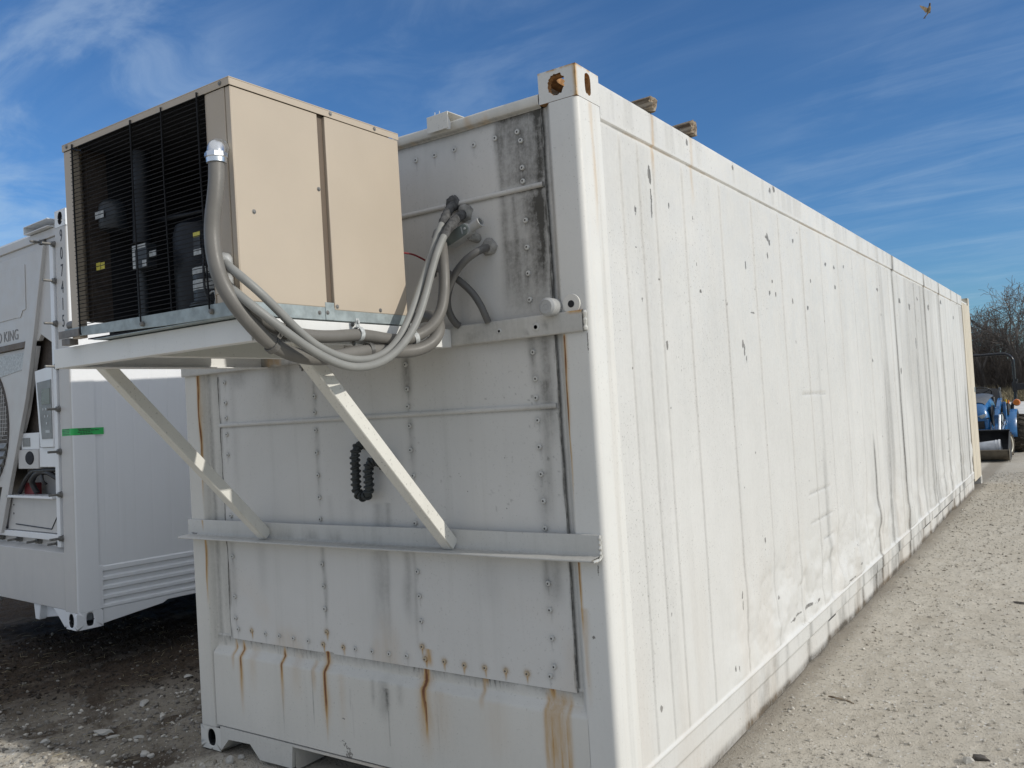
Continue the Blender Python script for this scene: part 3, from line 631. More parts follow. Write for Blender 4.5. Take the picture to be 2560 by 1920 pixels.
# faces as vertical slices so the notched outline stays clean
xs2 = sorted(set(p[0] for p in poly))
def zlow(x):
    pts_ = poly[1:-1]
    for (xa, za), (xb, zb) in zip(pts_, pts_[1:]):
        if xa <= x <= xb: return za + (zb - za) * (x - xa) / max(1e-9, xb - xa)
    return 0.006
for xa, xb in zip(xs2, xs2[1:]):
    za, zb = zlow(xa), zlow(xb)
    vs = [(xa, -0.003, top), (xb, -0.003, top), (xb, -0.003, zb), (xa, -0.003, za), (xa, 0.16, top), (xb, 0.16, top), (xb, 0.16, zb), (xa, 0.16, za)]
    mb.add(vs, [(0, 1, 2, 3), (7, 6, 5, 4), (3, 2, 6, 7), (0, 4, 5, 1)])
mb.add([(0.702, 0.012, 0.115), (0.702, 0.6, 0.115), (0.702, 0.6, 0.0), (0.702, 0.012, 0.0)], [(0, 1, 2, 3)])
o = mb.build('bottom_rail', M['white_sill'], A, fix=False)
add_mask(o, lambda x, y, z: (0.15 + 0 * x, sstep(-z, -0.02, 0.02) * 0.15 + 0.25 * sstep(x, 0.7, 0.8), 0 * x))

# corner posts (swept plan profile, rounded outer arris)
def post(xo, sgn, y_sign, y0, name, mat, maskfn, dep=0.172):
    """plan profile from the inner return to the side edge; xo outer x, sgn +1 for the right post, y0 front plane"""
    r = 0.024; prof_ = []
    def L(a, b, k): return [(a[0] + (b[0] - a[0]) * i / k, a[1] + (b[1] - a[1]) * i / k) for i in range(k)]
    pin = [(0.171, 0.033), (0.150, 0.033)]; cor = [(0.120, 0.0), (r, 0.0)]
    prof_ += L((0.176 if sgn > 0 else 0.266, 0.034), (0.150, 0.031), 5) + L((0.150, 0.031), (0.122, 0.002), 8) + [(0.122, 0.002), (0.119, 0.0005), (0.116, 0.0)] + L((0.112, 0.0), (r, 0.0), 14)
    prof_ += [(r - r * math.sin(a), r - r * math.cos(a)) for a in np.linspace(0, math.pi / 2, 9)]
    prof_ += L((0, r + 0.004), (0, dep), 18 if dep < 0.5 else 60) + [(0.0, dep), (0.0005, dep + 0.003), (0.003, dep + 0.005), (0.012, dep + 0.005)]
    pr = np.array(prof_); zz = np.arange(0.112, 2.7861, 0.012)
    U, Z = np.meshgrid(np.arange(len(pr)), zz, indexing='ij')
    X = xo - sgn * pr[:, 0][:, None] + 0 * Z; Y = y0 + y_sign * pr[:, 1][:, None] + 0 * Z
    X = X + 0.003 * (fbm(Z * 1.2, Z * 0 + xo, 5, 2) - 0.5)
    return grid_obj(name, np.stack([X, Y, Z], -1), mat, A, maskfn(xo - sgn * X + 0 * X if False else np.abs(X - xo), Y, Z), (sgn * y_sign) < 0)
def mask_right(d, y, z):
    X = WID - d
    rust = streak(X, z, 2.318, 1.91, 1.2, 0.0035, 0.85, 7, 0.003, 0.45) + streak(X, z, 2.318, 1.91, 1.5, 0.010, 0.35, 8, 0.003) + streak(X, z, 2.323, 1.085, 0.75, 0.0045, 0.85, 9, 0.003, 0.3) + streak(X, z, 2.33, 0.9, 0.5, 0.012, 0.22, 10)
    side = sstep(y, 0.03, 0.04)
    rust = rust * (1 - side) + side * 0.22 * streak(y, z, 0.10, 2.78, 2.2, 0.012, 1, 12, 0.004) + side * 0.03 * sstep(fbm(y * 30, z * 1.5, 3), 0.5, 0.7)
    inner = sstep(X * -1, -2.316, -2.300)
    dirt = inner * (0.16 + 0.4 * fbm(X * 40, z * 5, 6) * sstep(z, 1.9, 2.0)) + (1 - side) * 0.10 * fbm(X * 9, z * 3, 9) + side * 0.16 * sstep(fbm(y * 26, z * 0.5, 13), 0.52, 0.72)
    dirt = dirt + 0.55 * inner * np.exp(-((X - 2.268) / 0.006) ** 2)
    chip = blob(X, z, 2.365, 0.80, 0.010, 0.010, 0.9, 4, 0.5) + blob(X, z, 2.40, 0.50, 0.016, 0.003, 0.9, 5, 0.3) + blob(X, z, 2.418, 1.87, 0.003, 0.05, 0.8, 6, 0.3) + blob(X, z, 2.40, 1.04, 0.003, 0.03, 0.8, 6, 0.3)
    return np.stack([dirt, rust, chip * (1 - side)], -1)
def mask_left(d, y, z):
    X = d
    rust = streak(X, z, 0.120, 1.92, 1.20, 0.0045, 0.9, 17, 0.004, 0.5) + streak(X, z, 0.118, 1.92, 1.5, 0.010, 0.30, 18, 0.003) + streak(X, z, 0.118, 1.09, 0.70, 0.005, 0.75, 19, 0.004, 0.5)
    inner = sstep(X, 0.125, 0.14)
    dirt = inner * 0.25 * fbm(X * 40, z * 5, 6) + inner * 0.4 * np.exp(-((X - 0.170) / 0.006) ** 2) + 0.08
    return np.stack([dirt, rust, 0 * X], -1)
def mask_far(d, y, z): return np.stack([0.45 * np.exp(-((((y * 5.6) % 1.0) - 0.5) / 0.06) ** 2) * (0.4 + fbm(y * 3, z * 2, 4)) + 0.2 * sstep(fbm(y * 18, z * 0.8, 23), 0.45, 0.7), 0.16 * fbm(y * 20, z * 1.0, 24), 0 * d], -1)
post(WID, 1, 1, 0.0, 'corner_post', M['white_post'], mask_right)
post(0.0, -1, 1, 0.0, 'corner_post', M['white_sill'], mask_left)
post(WID + 0.004, 1, -1, LEN, 'corner_post', M['cream_post'], mask_far, 0.945)
post(-0.004, -1, -1, LEN, 'corner_post', M['cream_post'], mask_far, 0.945)

# corner castings: hollow blocks with oval lashing holes
def casting(parent, x_out, sx_, y_out, sy_, z0, mat, rusty=False, jag=0.0, name='corner_casting', topz=True, w_=0.162, d_=0.178, h_=0.118):
    mb = MB(); o0 = Vector((x_out, y_out, z0)); ux = Vector((-sx_, 0, 0)); uy = Vector((0, -sy_, 0)); uz = Vector((0, 0, 1)); th = 0.026
    # end face (normal along y), side face (normal along x), top face
    mb.plate_hole(o0, ux, uz, -uy, w_, h_, 0.085, 0.060, 0.030 + 0.006 * bool(jag), 0.041, th, 0, 1, 36, 2.3, jag)
    mb.plate_hole(o0, uy, uz, -ux, d_, h_, 0.090, 0.062, 0.023, 0.042, th, 0, 1, 36, 3.0, jag * 0.3)
    mb.plate_hole(o0 + uz * (h_ if topz else 0), ux, uy, uz if topz else -uz, w_, d_, 0.085, 0.092, 0.03, 0.055, th, 0, 1, 28, 3.0)
    e = 0.002
    a = o0 + ux * e + uy * e
    def quad(p, q, r_, s_, mi): mb.add([p, q, r_, s_], [(0, 1, 2, 3)], mi)
    zb = o0 + uz * (0 if topz else h_)
    quad(zb, zb + ux * w_, zb + ux * w_ + uy * d_, zb + uy * d_, 1)
    quad(o0 + ux * w_, o0 + ux * w_ + uy * d_, o0 + ux * w_ + uy * d_ + uz * h_, o0 + ux * w_ + uz * h_, 2)
    quad(o0 + uy * d_, o0 + uy * d_ + ux * w_, o0 + uy * d_ + ux * w_ + uz * h_, o0 + uy * d_ + uz * h_, 2)
    o = mb.build(name, [mat, M['rustc'] if rusty else M['cavity'], mat], parent, None, 0.0, fix=False)
    return o
def weld_merge(o, bev=0.007):
    bm = bmesh.new(); bm.from_mesh(o.data); bmesh.ops.remove_doubles(bm, verts=bm.verts, dist=0.0005); bmesh.ops.recalc_face_normals(bm, faces=bm.faces); bm.to_mesh(o.data); bm.free()
    b = o.modifiers.new('bevel', 'BEVEL'); b.width = bev; b.segments = 3; b.limit_method = 'ANGLE'; b.angle_limit = R(60)
    for p in o.data.polygons: p.use_smooth = True
    o.data.set_sharp_from_angle(angle=R(40))
cs = casting(A, WID, 1, 0, -1, 2.778, M['white_post'], True, 0.10); weld_merge(cs, 0.012)
# subdivide for a rust mask: worn arrises
def cast_mask(x, y, z):
    e = np.exp(-((x - WID) ** 2 + y ** 2) / 0.009 ** 2) * 0.75 * (0.5 + fbm(z * 40, x * 40, 4)) + 0.6 * np.exp(-((z - 2.896) / 0.006) ** 2) * sstep(fbm(x * 30, y * 30, 3), 0.35, 0.6)
    return 0.1 + 0 * x, e, 0 * x
bm = bmesh.new(); bm.from_mesh(cs.data); bmesh.ops.subdivide_edges(bm, edges=bm.edges, cuts=5, use_grid_fill=True); bm.to_mesh(cs.data); bm.free()
for p in cs.data.polygons: p.use_smooth = True
cs.data.set_sharp_from_angle(angle=R(40))
add_mask(cs, cast_mask)
for xo, sx_, yo, sy_ in ((0, -1, 0, -1), (WID + 0.004, 1, LEN, 1), (-0.004, -1, LEN, 1)):
    c_ = casting(A, xo, sx_, yo, sy_, 2.778, M['white_sill'] if yo == 0 else M['cream_post'], True); weld_merge(c_)
for xo, sx_, yo, sy_ in ((WID, 1, 0, -1), (0, -1, 0, -1), (WID + 0.004, 1, LEN, 1), (-0.004, -1, LEN, 1)):
    c_ = casting(A, xo, sx_, yo, sy_, -0.004, M['white_sill'], False, 0, topz=False); weld_merge(c_)

# top end rail
xs_ = np.arange(0.162, 2.2771, 0.01); pz = np.array([2.772, 2.778, 2.780, 2.784, 2.800, 2.812, 2.820, 2.822, 2.822]); py_ = np.array([0.020, 0.014, 0.004, 0.000, -0.001, -0.001, 0.002, 0.010, 0.09])
TX, TZ = np.meshgrid(xs_, pz, indexing='ij'); TY = np.broadcast_to(py_, TX.shape) + 0.003 * (fbm(TX * 4, TZ * 0, 3) - 0.5); TZ = TZ + 0.004 * (fbm(TX * 2.2, TX * 0, 8, 3) - 0.5)
d_ = 0.3 * fbm(TX * 14, TZ * 10, 5) + 0.5 * np.exp(-((TZ - 2.776) / 0.005) ** 2); 
grid_obj('top_rail', np.stack([TX, TY, TZ], -1), M['white_sill'], A, np.stack([d_, 0.25 * sstep(fbm(TX * 7, TZ * 4, 2), 0.62, 0.75), 0 * d_], -1), True)
# header plate behind the panel top and gaps round it
MBk = MB().box(0.20, 2.30, 0.036, 0.060, 0.50, 2.80); MBk.build('backing_plate', M['cavity'], A)

# long side wall
sy = axis_pts([(0.177, 1.5, 0.0042), (1.5, 3.0, 0.0075), (3.0, 6, 0.013), (6, LEN - 0.949, 0.022)])
szp = sorted(set(np.round(np.concatenate([np.arange(0.0, 2.875, 0.0095), [0.150, 0.153, 0.236, 0.240, 0.246, 0.250, 2.722, 2.7265, 2.731, 2.735, 2.868, 2.872, 2.8745, 2.876]]), 4)))
sz_ = np.array(szp)
LY, LZ = np.meshgrid(sy, sz_, indexing='ij')
base = np.interp(sz_, [0, 0.148, 0.153, 0.236, 0.2395, 0.243, 0.247, 0.251, 2.722, 2.7265, 2.7305, 2.735, 2.866, 2.872, 2.8745, 2.876], [2.423, 2.424, 2.4335, 2.4345, 2.4375, 2.4375, 2.435, 2.4295, 2.4295, 2.4255, 2.4255, 2.4375, 2.4375, 2.4345, 2.428, 2.41])
LX = np.broadcast_to(base, LY.shape).copy()
pan = sstep(LZ, 0.251, 0.27) * (1 - sstep(LZ, 2.700, 2.722))
ribs = [0.342, 0.507, 0.656, 0.967, 1.446, 1.937, 2.43, 2.911] + [2.911 + 0.487 * k for k in range(1, 19)]
rib_shade = 0 * LY
for k_, ry in enumerate(ribs):
    if ry > 11.95: continue
    d = LY - ry - 0.0015 * (fbm(LZ * 1.5, LZ * 0 + ry, 7, 2) - 0.5)
    wdt = 0.0065 + 0.004 * sstep(ry, 4, 8)
    LX += pan * 0.0065 * np.exp(-(np.abs(d) / wdt) ** 3)
    LX -= pan * 0.0016 * np.exp(-((d - 0.016) / 0.007) ** 2)
    rib_shade += np.exp(-((d + 0.0075) / (0.0040 + 0.0010 * ry)) ** 2) * (0.8 + 0.4 * vnoise(LZ * 6, LZ * 0 + ry, 3))  # dark line painted along one side of each rib in place of shading
far_ = sstep(LY, 3.0, 6.5)
# buckled, bowed sheet: swelling between ribs, blows along the bottom
LX += pan * far_ * 0.010 * (fbm(LY * 3.4, LZ * 0.45, 51, 3) - 0.5) * 2
LX += pan * 0.006 * (fbm(LY * 0.9, LZ * 0.8, 52, 3) - 0.5)
low = pan * (1 - sstep(LZ, 0.35, 0.95)) * sstep(LY, 0.7, 2.0)
LX += low * (0.055 - 0.025 * sstep(LY, 4.0, 6.0)) * (np.abs(fbm(LY * 2.6, LZ * 3.4, 53, 4) - 0.5) * 2 - 0.22)
for cy0, cz0, sy0, sz0, am in ((1.15, 0.55, 0.12, 0.16, -0.008), (2.1, 0.62, 0.20, 0.14, -0.012), (2.55, 0.42, 0.12, 0.08, -0.016), (3.6, 0.5, 0.3, 0.16, -0.02), (4.3, 0.62, 0.16, 0.22, -0.022), (5.6, 0.6, 0.2, 0.25, -0.025), (7.0, 0.55, 0.3, 0.25, -0.025), (8.3, 0.7, 0.25, 0.35, -0.025), (9.6, 0.6, 0.3, 0.3, -0.03), (0.53, 2.33, 0.05, 0.05, -0.004), (0.42, 0.5, 0.08, 0.1, -0.004), (6.9, 1.6, 0.1, 0.5, -0.012), (9.0, 1.7, 0.1, 0.5, -0.012), (10.3, 1.4, 0.1, 0.5, -0.012)):
    w_ = fbm(LY * 5, LZ * 5, 54, 3) - 0.5
    LX += pan * am * np.exp(-((LY - cy0 + 0.12 * w_) / sy0) ** 2 - ((LZ - cz0 + 0.12 * w_) / sz0) ** 2)
# forklift creases
crease = 0 * LY
for (ya, za), (yb, zb) in (((2.69, 0.993), (3.25, 0.987)), ((2.69, 0.809), (3.28, 0.81)), ((2.98, 0.669), (3.29, 0.666)), ((2.70, 1.62), (3.3, 1.61)), ((9.0, 0.9), (9.4, 0.9)), ((9.0, 0.75), (9.4, 0.75)), ((1.35, 1.1), (1.36, 1.1))):
    tt = np.clip((LY - ya) / (yb - ya), 0, 1); dd = LZ - (za + (zb - za) * tt) - 0.006 * (fbm(LY * 9, LY * 0, 3) - 0.5)
    inn = sstep(LY, ya - 0.02, ya + 0.05) * (1 - sstep(LY, yb - 0.03, yb + 0.02))
    LX -= 0.006 * inn * np.exp(-(dd / 0.009) ** 2); crease += inn * np.exp(-((dd + 0.003) / 0.005) ** 2) * 0.5
# rail knocks
LX -= (1 - sstep(LZ, 0.14, 0.15)) * 0.02 * sstep(fbm(LY * 1.6, LZ * 0, 57, 3), 0.5, 0.75)
dirt = 0.05 + 0.10 * fbm(LY * 1.6, LZ * 1.1, 61) * sstep(LZ, 0.2, 0.9) + 0.15 * rib_shade * pan + 0.10 * fbm(LY * 2.2, LZ * 0.7, 75) * pan + 0.16 * sstep(fbm(LY * 1.3, LZ * 0.5, 76), 0.45, 0.65) * far_ * pan
dirt += 0.5 * np.exp(-((LZ - 2.7285) / 0.0035) ** 2) * (0.35 + 0.65 * sstep(fbm(LY * 5, LY * 0, 6), 0.4, 0.6)) + crease * 0.6
# long vertical run-off, stronger towards the far end
dirt += pan * far_ * 0.26 * sstep(fbm(LY * 7.0, LZ * 0.22, 62, 4), 0.52, 0.72) + pan * 0.05 * sstep(fbm(LY * 9.0, LZ * 0.25, 63, 4), 0.55, 0.75)
for jy, top_, bot_, am in ((4.733, 1.3, 0.0, 0.75), (6.053, 2.86, 0.0, 0.85), (7.98, 2.86, 0.0, 0.6), (9.159, 2.86, 0.2, 0.55), (5.30, 0.9, 0.0, 0.35), (3.12, 1.3, 0.2, 0.30), (3.16, 2.0, 0.4, 0.20), (7.2, 2.1, 0.1, 0.5), (5.40, 1.9, 0.2, 0.3), (8.6, 2.0, 0.2, 0.4), (10.2, 2.2, 0.1, 0.45), (11.2, 1.6, 0.1, 0.4)):
    yy = jy + 0.008 * (fbm(LZ * 2, LZ * 0 + jy, 9, 3) - 0.5)
    dirt += am * np.exp(-((LY - yy) / (0.018 + 0.004 * jy)) ** 2) * sstep(LZ, bot_ - 0.01, bot_ + 0.1) * (1 - sstep(LZ, top_ - 0.25, top_)) * (0.45 + 0.8 * fbm(LY * 20, LZ * 2, 64))
for jy, am in ((6.091, 0.8), (7.976, 0.75), (9.159, 0.7), (5.378, 0.25), (10.3, 0.5), (4.6, 0.2), (11.0, 0.5), (3.9, 0.18)):
    dirt += am * np.exp(-((LY - jy) / 0.05) ** 2) * sstep(LZ, 2.70, 2.73) * (0.3 + fbm(LY * 30, LZ * 4, 65))
dirt += sstep(LZ, 2.74, 2.76) * 0.12 * sstep(fbm(LY * 12, LZ * 1.4, 66), 0.5, 0.7) + sstep(LZ, 2.85, 2.872) * 0.25 * fbm(LY * 6, LZ * 20, 68) * sstep(LY, 1.5, 4)
# soil splash on the bottom rail, plus shadow lines painted at ledge and foot
railz = 1 - sstep(LZ, 0.235, 0.25)
dirt += railz * (0.10 + 0.45 * sstep(fbm(LY * 5, LZ * 2.0, 67, 4), 0.48, 0.75) * sstep(LY, 0.5, 2.0)) + 0.8 * (1 - sstep(LZ, 0.01, 0.055)) * (0.35 + 0.9 * fbm(LY * 4, LZ * 8, 79)) + 0.30 * np.exp(-((LZ - 0.147) / 0.004) ** 2)
for jy in ribs[4:]:
    dirt += 0.45 * railz * np.exp(-((LY - jy - 0.10) / 0.035) ** 2) * sstep(fbm(LY * 9, LZ * 3, 70), 0.3, 0.6) * sstep(LY, 1.5, 2.5)
rust = 0.045 * sstep(fbm(LY * 5, LZ * 0.7, 71), 0.5, 0.75) * (1 - sstep(LZ, 0.3, 1.2)) + streak(LY, LZ, 0.66, 2.87, 2.55, 0.012, 0.28, 3) + streak(LY, LZ, 1.09, 2.87, 2.5, 0.02, 0.18, 4) + 0.22 * np.exp(-((LZ - 2.729) / 0.003) ** 2) * sstep(fbm(LY * 3, LY * 0, 72), 0.45, 0.6)
rust += 0.08 * (1 - sstep(LZ, 0.0, 0.2)) * fbm(LY * 7, LZ * 8, 73)
chip = 0 * LY
CH = [(0.615, 2.60, 0.011, 0.045), (0.617, 2.50, 0.008, 0.05), (0.612, 2.44, 0.007, 0.03), (0.452, 2.429, 0.010, 0.016), (0.436, 2.27, 0.008, 0.007), (2.205, 2.533, 0.022, 0.022), (2.235, 2.515, 0.014, 0.014), (2.17, 2.54, 0.012, 0.012), (2.187, 2.429, 0.012, 0.014), (1.785, 2.335, 0.012, 0.022), (2.24, 2.284, 0.012, 0.01), (2.179, 2.213, 0.014, 0.012), (2.292, 2.213, 0.012, 0.012), (1.655, 1.90, 0.014, 0.022), (1.675, 1.86, 0.016, 0.030), (1.70, 1.83, 0.010, 0.02), (1.843, 2.081, 0.03, 0.004), (0.798, 2.499, 0.006, 0.012), (0.641, 2.157, 0.006, 0.006), (1.459, 2.319, 0.008, 0.008), (1.108, 2.14, 0.01, 0.006), (2.739, 2.589, 0.016, 0.012), (2.642, 2.197, 0.014, 0.014), (0.684, 1.876, 0.010, 0.02), (0.463, 2.06, 0.006, 0.008), (1.66, 2.837, 0.012, 0.012), (2.292, 2.828, 0.02, 0.018), (2.378, 2.848, 0.02, 0.014), (1.043, 2.832, 0.008, 0.014),
      (1.279, 0.324, 0.012, 0.020), (1.235, 0.33, 0.006, 0.012), (0.394, 0.42, 0.012, 0.012), (1.391, 0.646, 0.007, 0.02), (1.398, 0.60, 0.006, 0.04), (1.982, 0.506, 0.014, 0.008), (1.794, 0.853, 0.010, 0.012), (2.24, 0.322, 0.05, 0.007), (2.36, 0.333, 0.06, 0.006), (2.56, 0.328, 0.07, 0.007), (2.75, 0.318, 0.08, 0.006), (3.6, 0.275, 0.14, 0.006), (3.9, 0.34, 0.05, 0.010), (3.537, 2.524, 0.03, 0.014), (3.782, 2.522, 0.024, 0.014), (4.074, 2.558, 0.02, 0.016), (3.762, 2.375, 0.024, 0.012), (3.1, 2.363, 0.014, 0.01), (2.98, 2.174, 0.02, 0.012), (5.328, 2.48, 0.05, 0.016), (6.376, 2.448, 0.06, 0.025), (6.947, 2.436, 0.05, 0.03), (7.205, 2.059, 0.03, 0.06), (6.172, 1.761, 0.03, 0.03), (5.42, 2.262, 0.014, 0.012), (9.319, 2.634, 0.05, 0.03), (8.2, 2.5, 0.05, 0.03), (7.5, 2.55, 0.04, 0.02), (10.5, 2.5, 0.05, 0.03), (4.9, 1.85, 0.02, 0.012), (5.1, 1.2, 0.02, 0.012)]
rr = np.random.RandomState(12)
for _ in range(90): CH.append((rr.uniform(0.25, 8.0), rr.uniform(0.4, 2.7), rr.uniform(0.002, 0.006), rr.uniform(0.002, 0.006)))
for k_, (y_, z_, a_, b_) in enumerate(CH):
    i0, i1 = np.searchsorted(sy, [y_ - 3 * a_ - 0.03, y_ + 3 * a_ + 0.03]); j0, j1 = np.searchsorted(sz_, [z_ - 3 * b_ - 0.02, z_ + 3 * b_ + 0.02])
    if i1 > i0 and j1 > j0: chip[i0:i1, j0:j1] += blob(LY[i0:i1, j0:j1], LZ[i0:i1, j0:j1], y_, z_, a_ * 1.15 + 0.002, b_ * 1.15 + 0.002, 0.85, k_, 0.75)
grid_obj('side_wall', np.stack([LX, LY, LZ], -1), M['white'], A, np.stack([dirt, rust, chip], -1), False)
# hidden far long side, roof, back doors, floor
mb = MB()
ys2 = np.arange(0.177, 11.55, 0.1)
zs2 = np.array([0.0, 0.15, 0.153, 0.24, 0.245, 2.73, 2.735, 2.876]); xs3 = np.array([0.014, 0.013, 0.004, 0.004, 0.008, 0.008, 0.001, 0.001])
QY, QZ = np.meshgrid(ys2, zs2, indexing='ij'); QX = np.broadcast_to(xs3, QY.shape) + 0.003 * np.exp(-(((QY % 0.487) - 0.24) / 0.03) ** 2) * -1
grid_obj('side_wall', np.stack([QX, QY, QZ], -1), M['white'], A, None, True)
MB().box(0.012, 2.426, 0.10, LEN - 0.08, 2.790, 2.812).build('roof', M['white'], A)
mb = MB()
mb.box(0.17, 2.27, LEN - 0.06, LEN - 0.02, 0.12, 2.79)
mb.build('back_wall', M['cream_post'], A)
MB().box(0.02, 2.41, 0.62, 12.1, 0.12, 0.16).build('floor', M['cavity'], A)
# small bits on the corner post
mb = MB(); mb.lathe([(0.0, -0.062), (0.026, -0.062), (0.034, -0.056), (0.034, -0.003), (0.034, 0.03)], (2.287, 0.0, 2.012), 'Y', 24); 
for r_ in (0.025, 0.011): mb.tube([(2.287 + r_ * math.cos(a), -0.0622, 2.012 + r_ * math.sin(a)) for a in np.linspace(0, 2 * math.pi, 25)], 0.0012, 5)
mb.build('pipe_cap', M['fitting'], A, 30)
mb = MB(); mb.lathe([(0.013, -0.006), (0.036, -0.006), (0.038, -0.003), (0.038, 0.01)], (2.362, 0.0, 2.017), 'Y', 28)
mb.add([(2.362 + 0.0135 * math.cos(a), -0.0068, 2.017 + 0.0135 * math.sin(a)) for a in np.linspace(0, 2 * math.pi, 20, endpoint=False)], [tuple(range(20))], 1)
mb.build('boss_plate', [M['white_sill'], M['cavity']], A, 30)
MB().box(WID - 0.01, WID + 0.012, LEN - 0.16, LEN - 0.10, 1.42, 1.50).build('door_latch', M['galv'], A, None, 0.004)

# screws of the end panel: one shared mesh, each its own object
def rivet_mesh(ring, core):
    mb = MB(); mb.lathe([(0.0105, 0.003), (0.0105, -0.001), (0.009, -0.0035), (0.0052, -0.004)], (0, 0, 0), 'Y', 12, 0)
    mb.lathe([(0.0052, -0.0035), (0.0035, -0.0045), (0.0, -0.005)], (0.0008, 0, -0.0008), 'Y', 10, 1)
    return mb.build('rivet', [ring, core], endp, 40)
M['rivet'] = plain('white_rivet', (0.50, 0.50, 0.475), 0.45, 0, 0.15, 30)
M['rivet_core'] = plain('rivet_core', (0.09, 0.085, 0.08), 0.6, 0.3)
M['rivet_rust'] = plain('rusty_rivet', (0.44, 0.36, 0.25), 0.7, 0, 0.3, 60)
rv = rivet_mesh(M['rivet'], M['rivet_core']); rv2 = rivet_mesh(M['rivet_rust'], M['rivet_core'])
used = {0: False, 1: False}
for x_, z_ in RIV:
    k_ = 1 if (x_, z_) in RUSTY else 0; src = (rv, rv2)[k_]
    o = src if not used[k_] else dup(src, endp); used[k_] = True
    o.location = (x_, 0.0225 + 0.006 * float(fbm(np.array([x_ * 1.7]), np.array([z_ * 1.7]), 41, 3)[0] - 0.5), z_); o.rotation_euler = (0, random.uniform(0, 6.2), 0)
    o['group'] = 'screws of the end panel'
# sealant cracking along both panel edges
for xc, sd, zr in ((2.268, 5, (0.575, 2.775)), (0.259, 9, (0.58, 1.90))):
    mb = MB(); zz = np.arange(zr[0], zr[1], 0.018); path = []; rad = []
    for z in zz:
        path.append((xc + 0.006 * (float(fbm(np.array([z * 9]), np.array([sd * 1.0]), sd, 3)[0]) - 0.5) * 2, 0.024, z)); rad.append(0.0012 + 0.0034 * float(vnoise(np.array([z * 14]), np.array([1.0]), sd)[0]))
    mb.tube(path, rad, 5); mb.build('sealant_bead', M['sealant'], A, 60)

# ------------------------------------------------------------------ bracket welded to the end wall
BR = empty('support_bracket', (1.2, 0, 1.09), label='white steel angle bracket with two diagonal braces carrying the tan condenser', cat='bracket')
OFF = Vector((1.2, 0, 1.09))
def bpart(mb, name, mat, bevel=0.003): 
    mb.v = [(x - OFF.x, y - OFF.y, z - OFF.z) for x, y, z in mb.v]
    return mb.build(name, mat, BR, None, bevel)
M['angle_dirty'] = paint('stained_white_angle', (0.60, 0.59, 0.555), 0.5, 0.3, 0.5, 0.4, True)
# lower shelf angle: leg on the wall, toe outwards
xs_ = np.arange(-0.006, 2.4181, 0.012)
pr = np.array([(-0.002, 1.168), (-0.008, 1.171), (-0.010, 1.167), (-0.010, 1.110), (-0.011, 1.098), (-0.016, 1.0935), (-0.030, 1.092), (-0.072, 1.090), (-0.076, 1.087), (-0.076, 1.083), (-0.072, 1.081), (-0.03, 1.081), (-0.002, 1.081)])
U, XX = np.meshgrid(np.arange(len(pr)), xs_, indexing='ij')
PY = pr[:, 0][:, None] + 0.004 * (fbm(XX * 2, XX * 0, 4, 2) - 0.5); PZ = pr[:, 1][:, None] + 0.006 * (fbm(XX * 1.2, XX * 0 + 5, 4, 2) - 0.5)
dd = 0.12 + 0.45 * np.maximum(0, sstep(fbm(XX * 12, PZ * 5, 5), 0.46, 0.7)) * sstep(PZ, 1.09, 1.12) * (1 - sstep(PZ, 1.13, 1.165)) * np.exp(-((XX - 1.0) / 0.45) ** 2) + 0.25 * np.exp(-((PZ - 1.095) / 0.006) ** 2)
ch = blob(XX, PZ, 0.05, 1.10, 0.03, 0.006, 0.9, 3, 0.5)
sh = grid_obj('shelf_angle', np.stack([XX - OFF.x, PY - OFF.y, PZ - OFF.z], -1), M['angle_dirty'], BR, np.stack([dd, 0.5 * streak(XX, PZ, 0.115, 1.17, 1.13, 0.005, 1, 3), ch], -1), False)
# chipped weld beads at the right ends of both angles
mb = MB(); path = [(2.420, -0.006 - 0.004 * (k % 2), 1.170 - 0.0095 * k) for k in range(9)] + [(2.420, -0.02 - 0.012 * k, 1.083 + 0.002 * (k % 2)) for k in range(5)]
mb.tube(path, [0.005 + 0.002 * ((k * 7) % 3) / 2 for k in range(len(path))], 7)
bpart(mb, 'weld_bead', M['aluminium'], 0); mb = MB()
path = [(2.417, -0.008, 1.988 - 0.009 * k) for k in range(9)]
mb.tube(path, [0.0055 + 0.003 * ((k * 5) % 3) / 2 for k in range(len(path))], 7)
bpart(mb, 'weld_bead', M['aluminium'], 0)
# upper wall angle
xs_ = np.arange(0.008, 2.4141, 0.012)
pr = np.array([(0.0, 1.990), (-0.004, 1.991), (-0.012, 1.990), (-0.0135, 1.986), (-0.0135, 1.975), (-0.0135, 1.95), (-0.0135, 1.925), (-0.0135, 1.916), (-0.012, 1.912), (-0.002, 1.911)])
U, XX = np.meshgrid(np.arange(len(pr)), xs_, indexing='ij'); PY = pr[:, 0][:, None] + 0 * XX; PZ = pr[:, 1][:, None] + 0.004 * (fbm(XX * 1.5, XX * 0, 6, 2) - 0.5)
dd = 0.10 + 0.30 * fbm(XX * 5, PZ * 5, 8) + 0.5 * sstep(fbm(XX * 10, PZ * 14, 9), 0.5, 0.68) * (np.exp(-((XX - 0.75) / 0.16) ** 2) + 0.4 * np.exp(-((XX - 1.85) / 0.15) ** 2))
ru = 0.8 * sstep(PZ, 1.982, 1.99) * sstep(XX, 2.33, 2.37) + 0.5 * blob(XX, PZ, 0.74, 1.94, 0.06, 0.03, 0.6, 4, 1.0)
cr_ = np.exp(-((PZ - (1.918 + 0.35 * (XX - 2.14) ** 0.5 * 0.2 if False else 1.918 + 0.30 * np.clip(XX - 2.14, 0, 1))) / 0.0018) ** 2) * sstep(XX, 2.14, 2.15) * (1 - sstep(XX, 2.30, 2.32))
grid_obj('wall_angle', np.stack([XX - OFF.x, PY - OFF.y, PZ - OFF.z], -1), M['angle_dirty'], BR, np.stack([dd + 0.7 * cr_, ru, 0 * dd], -1), False)
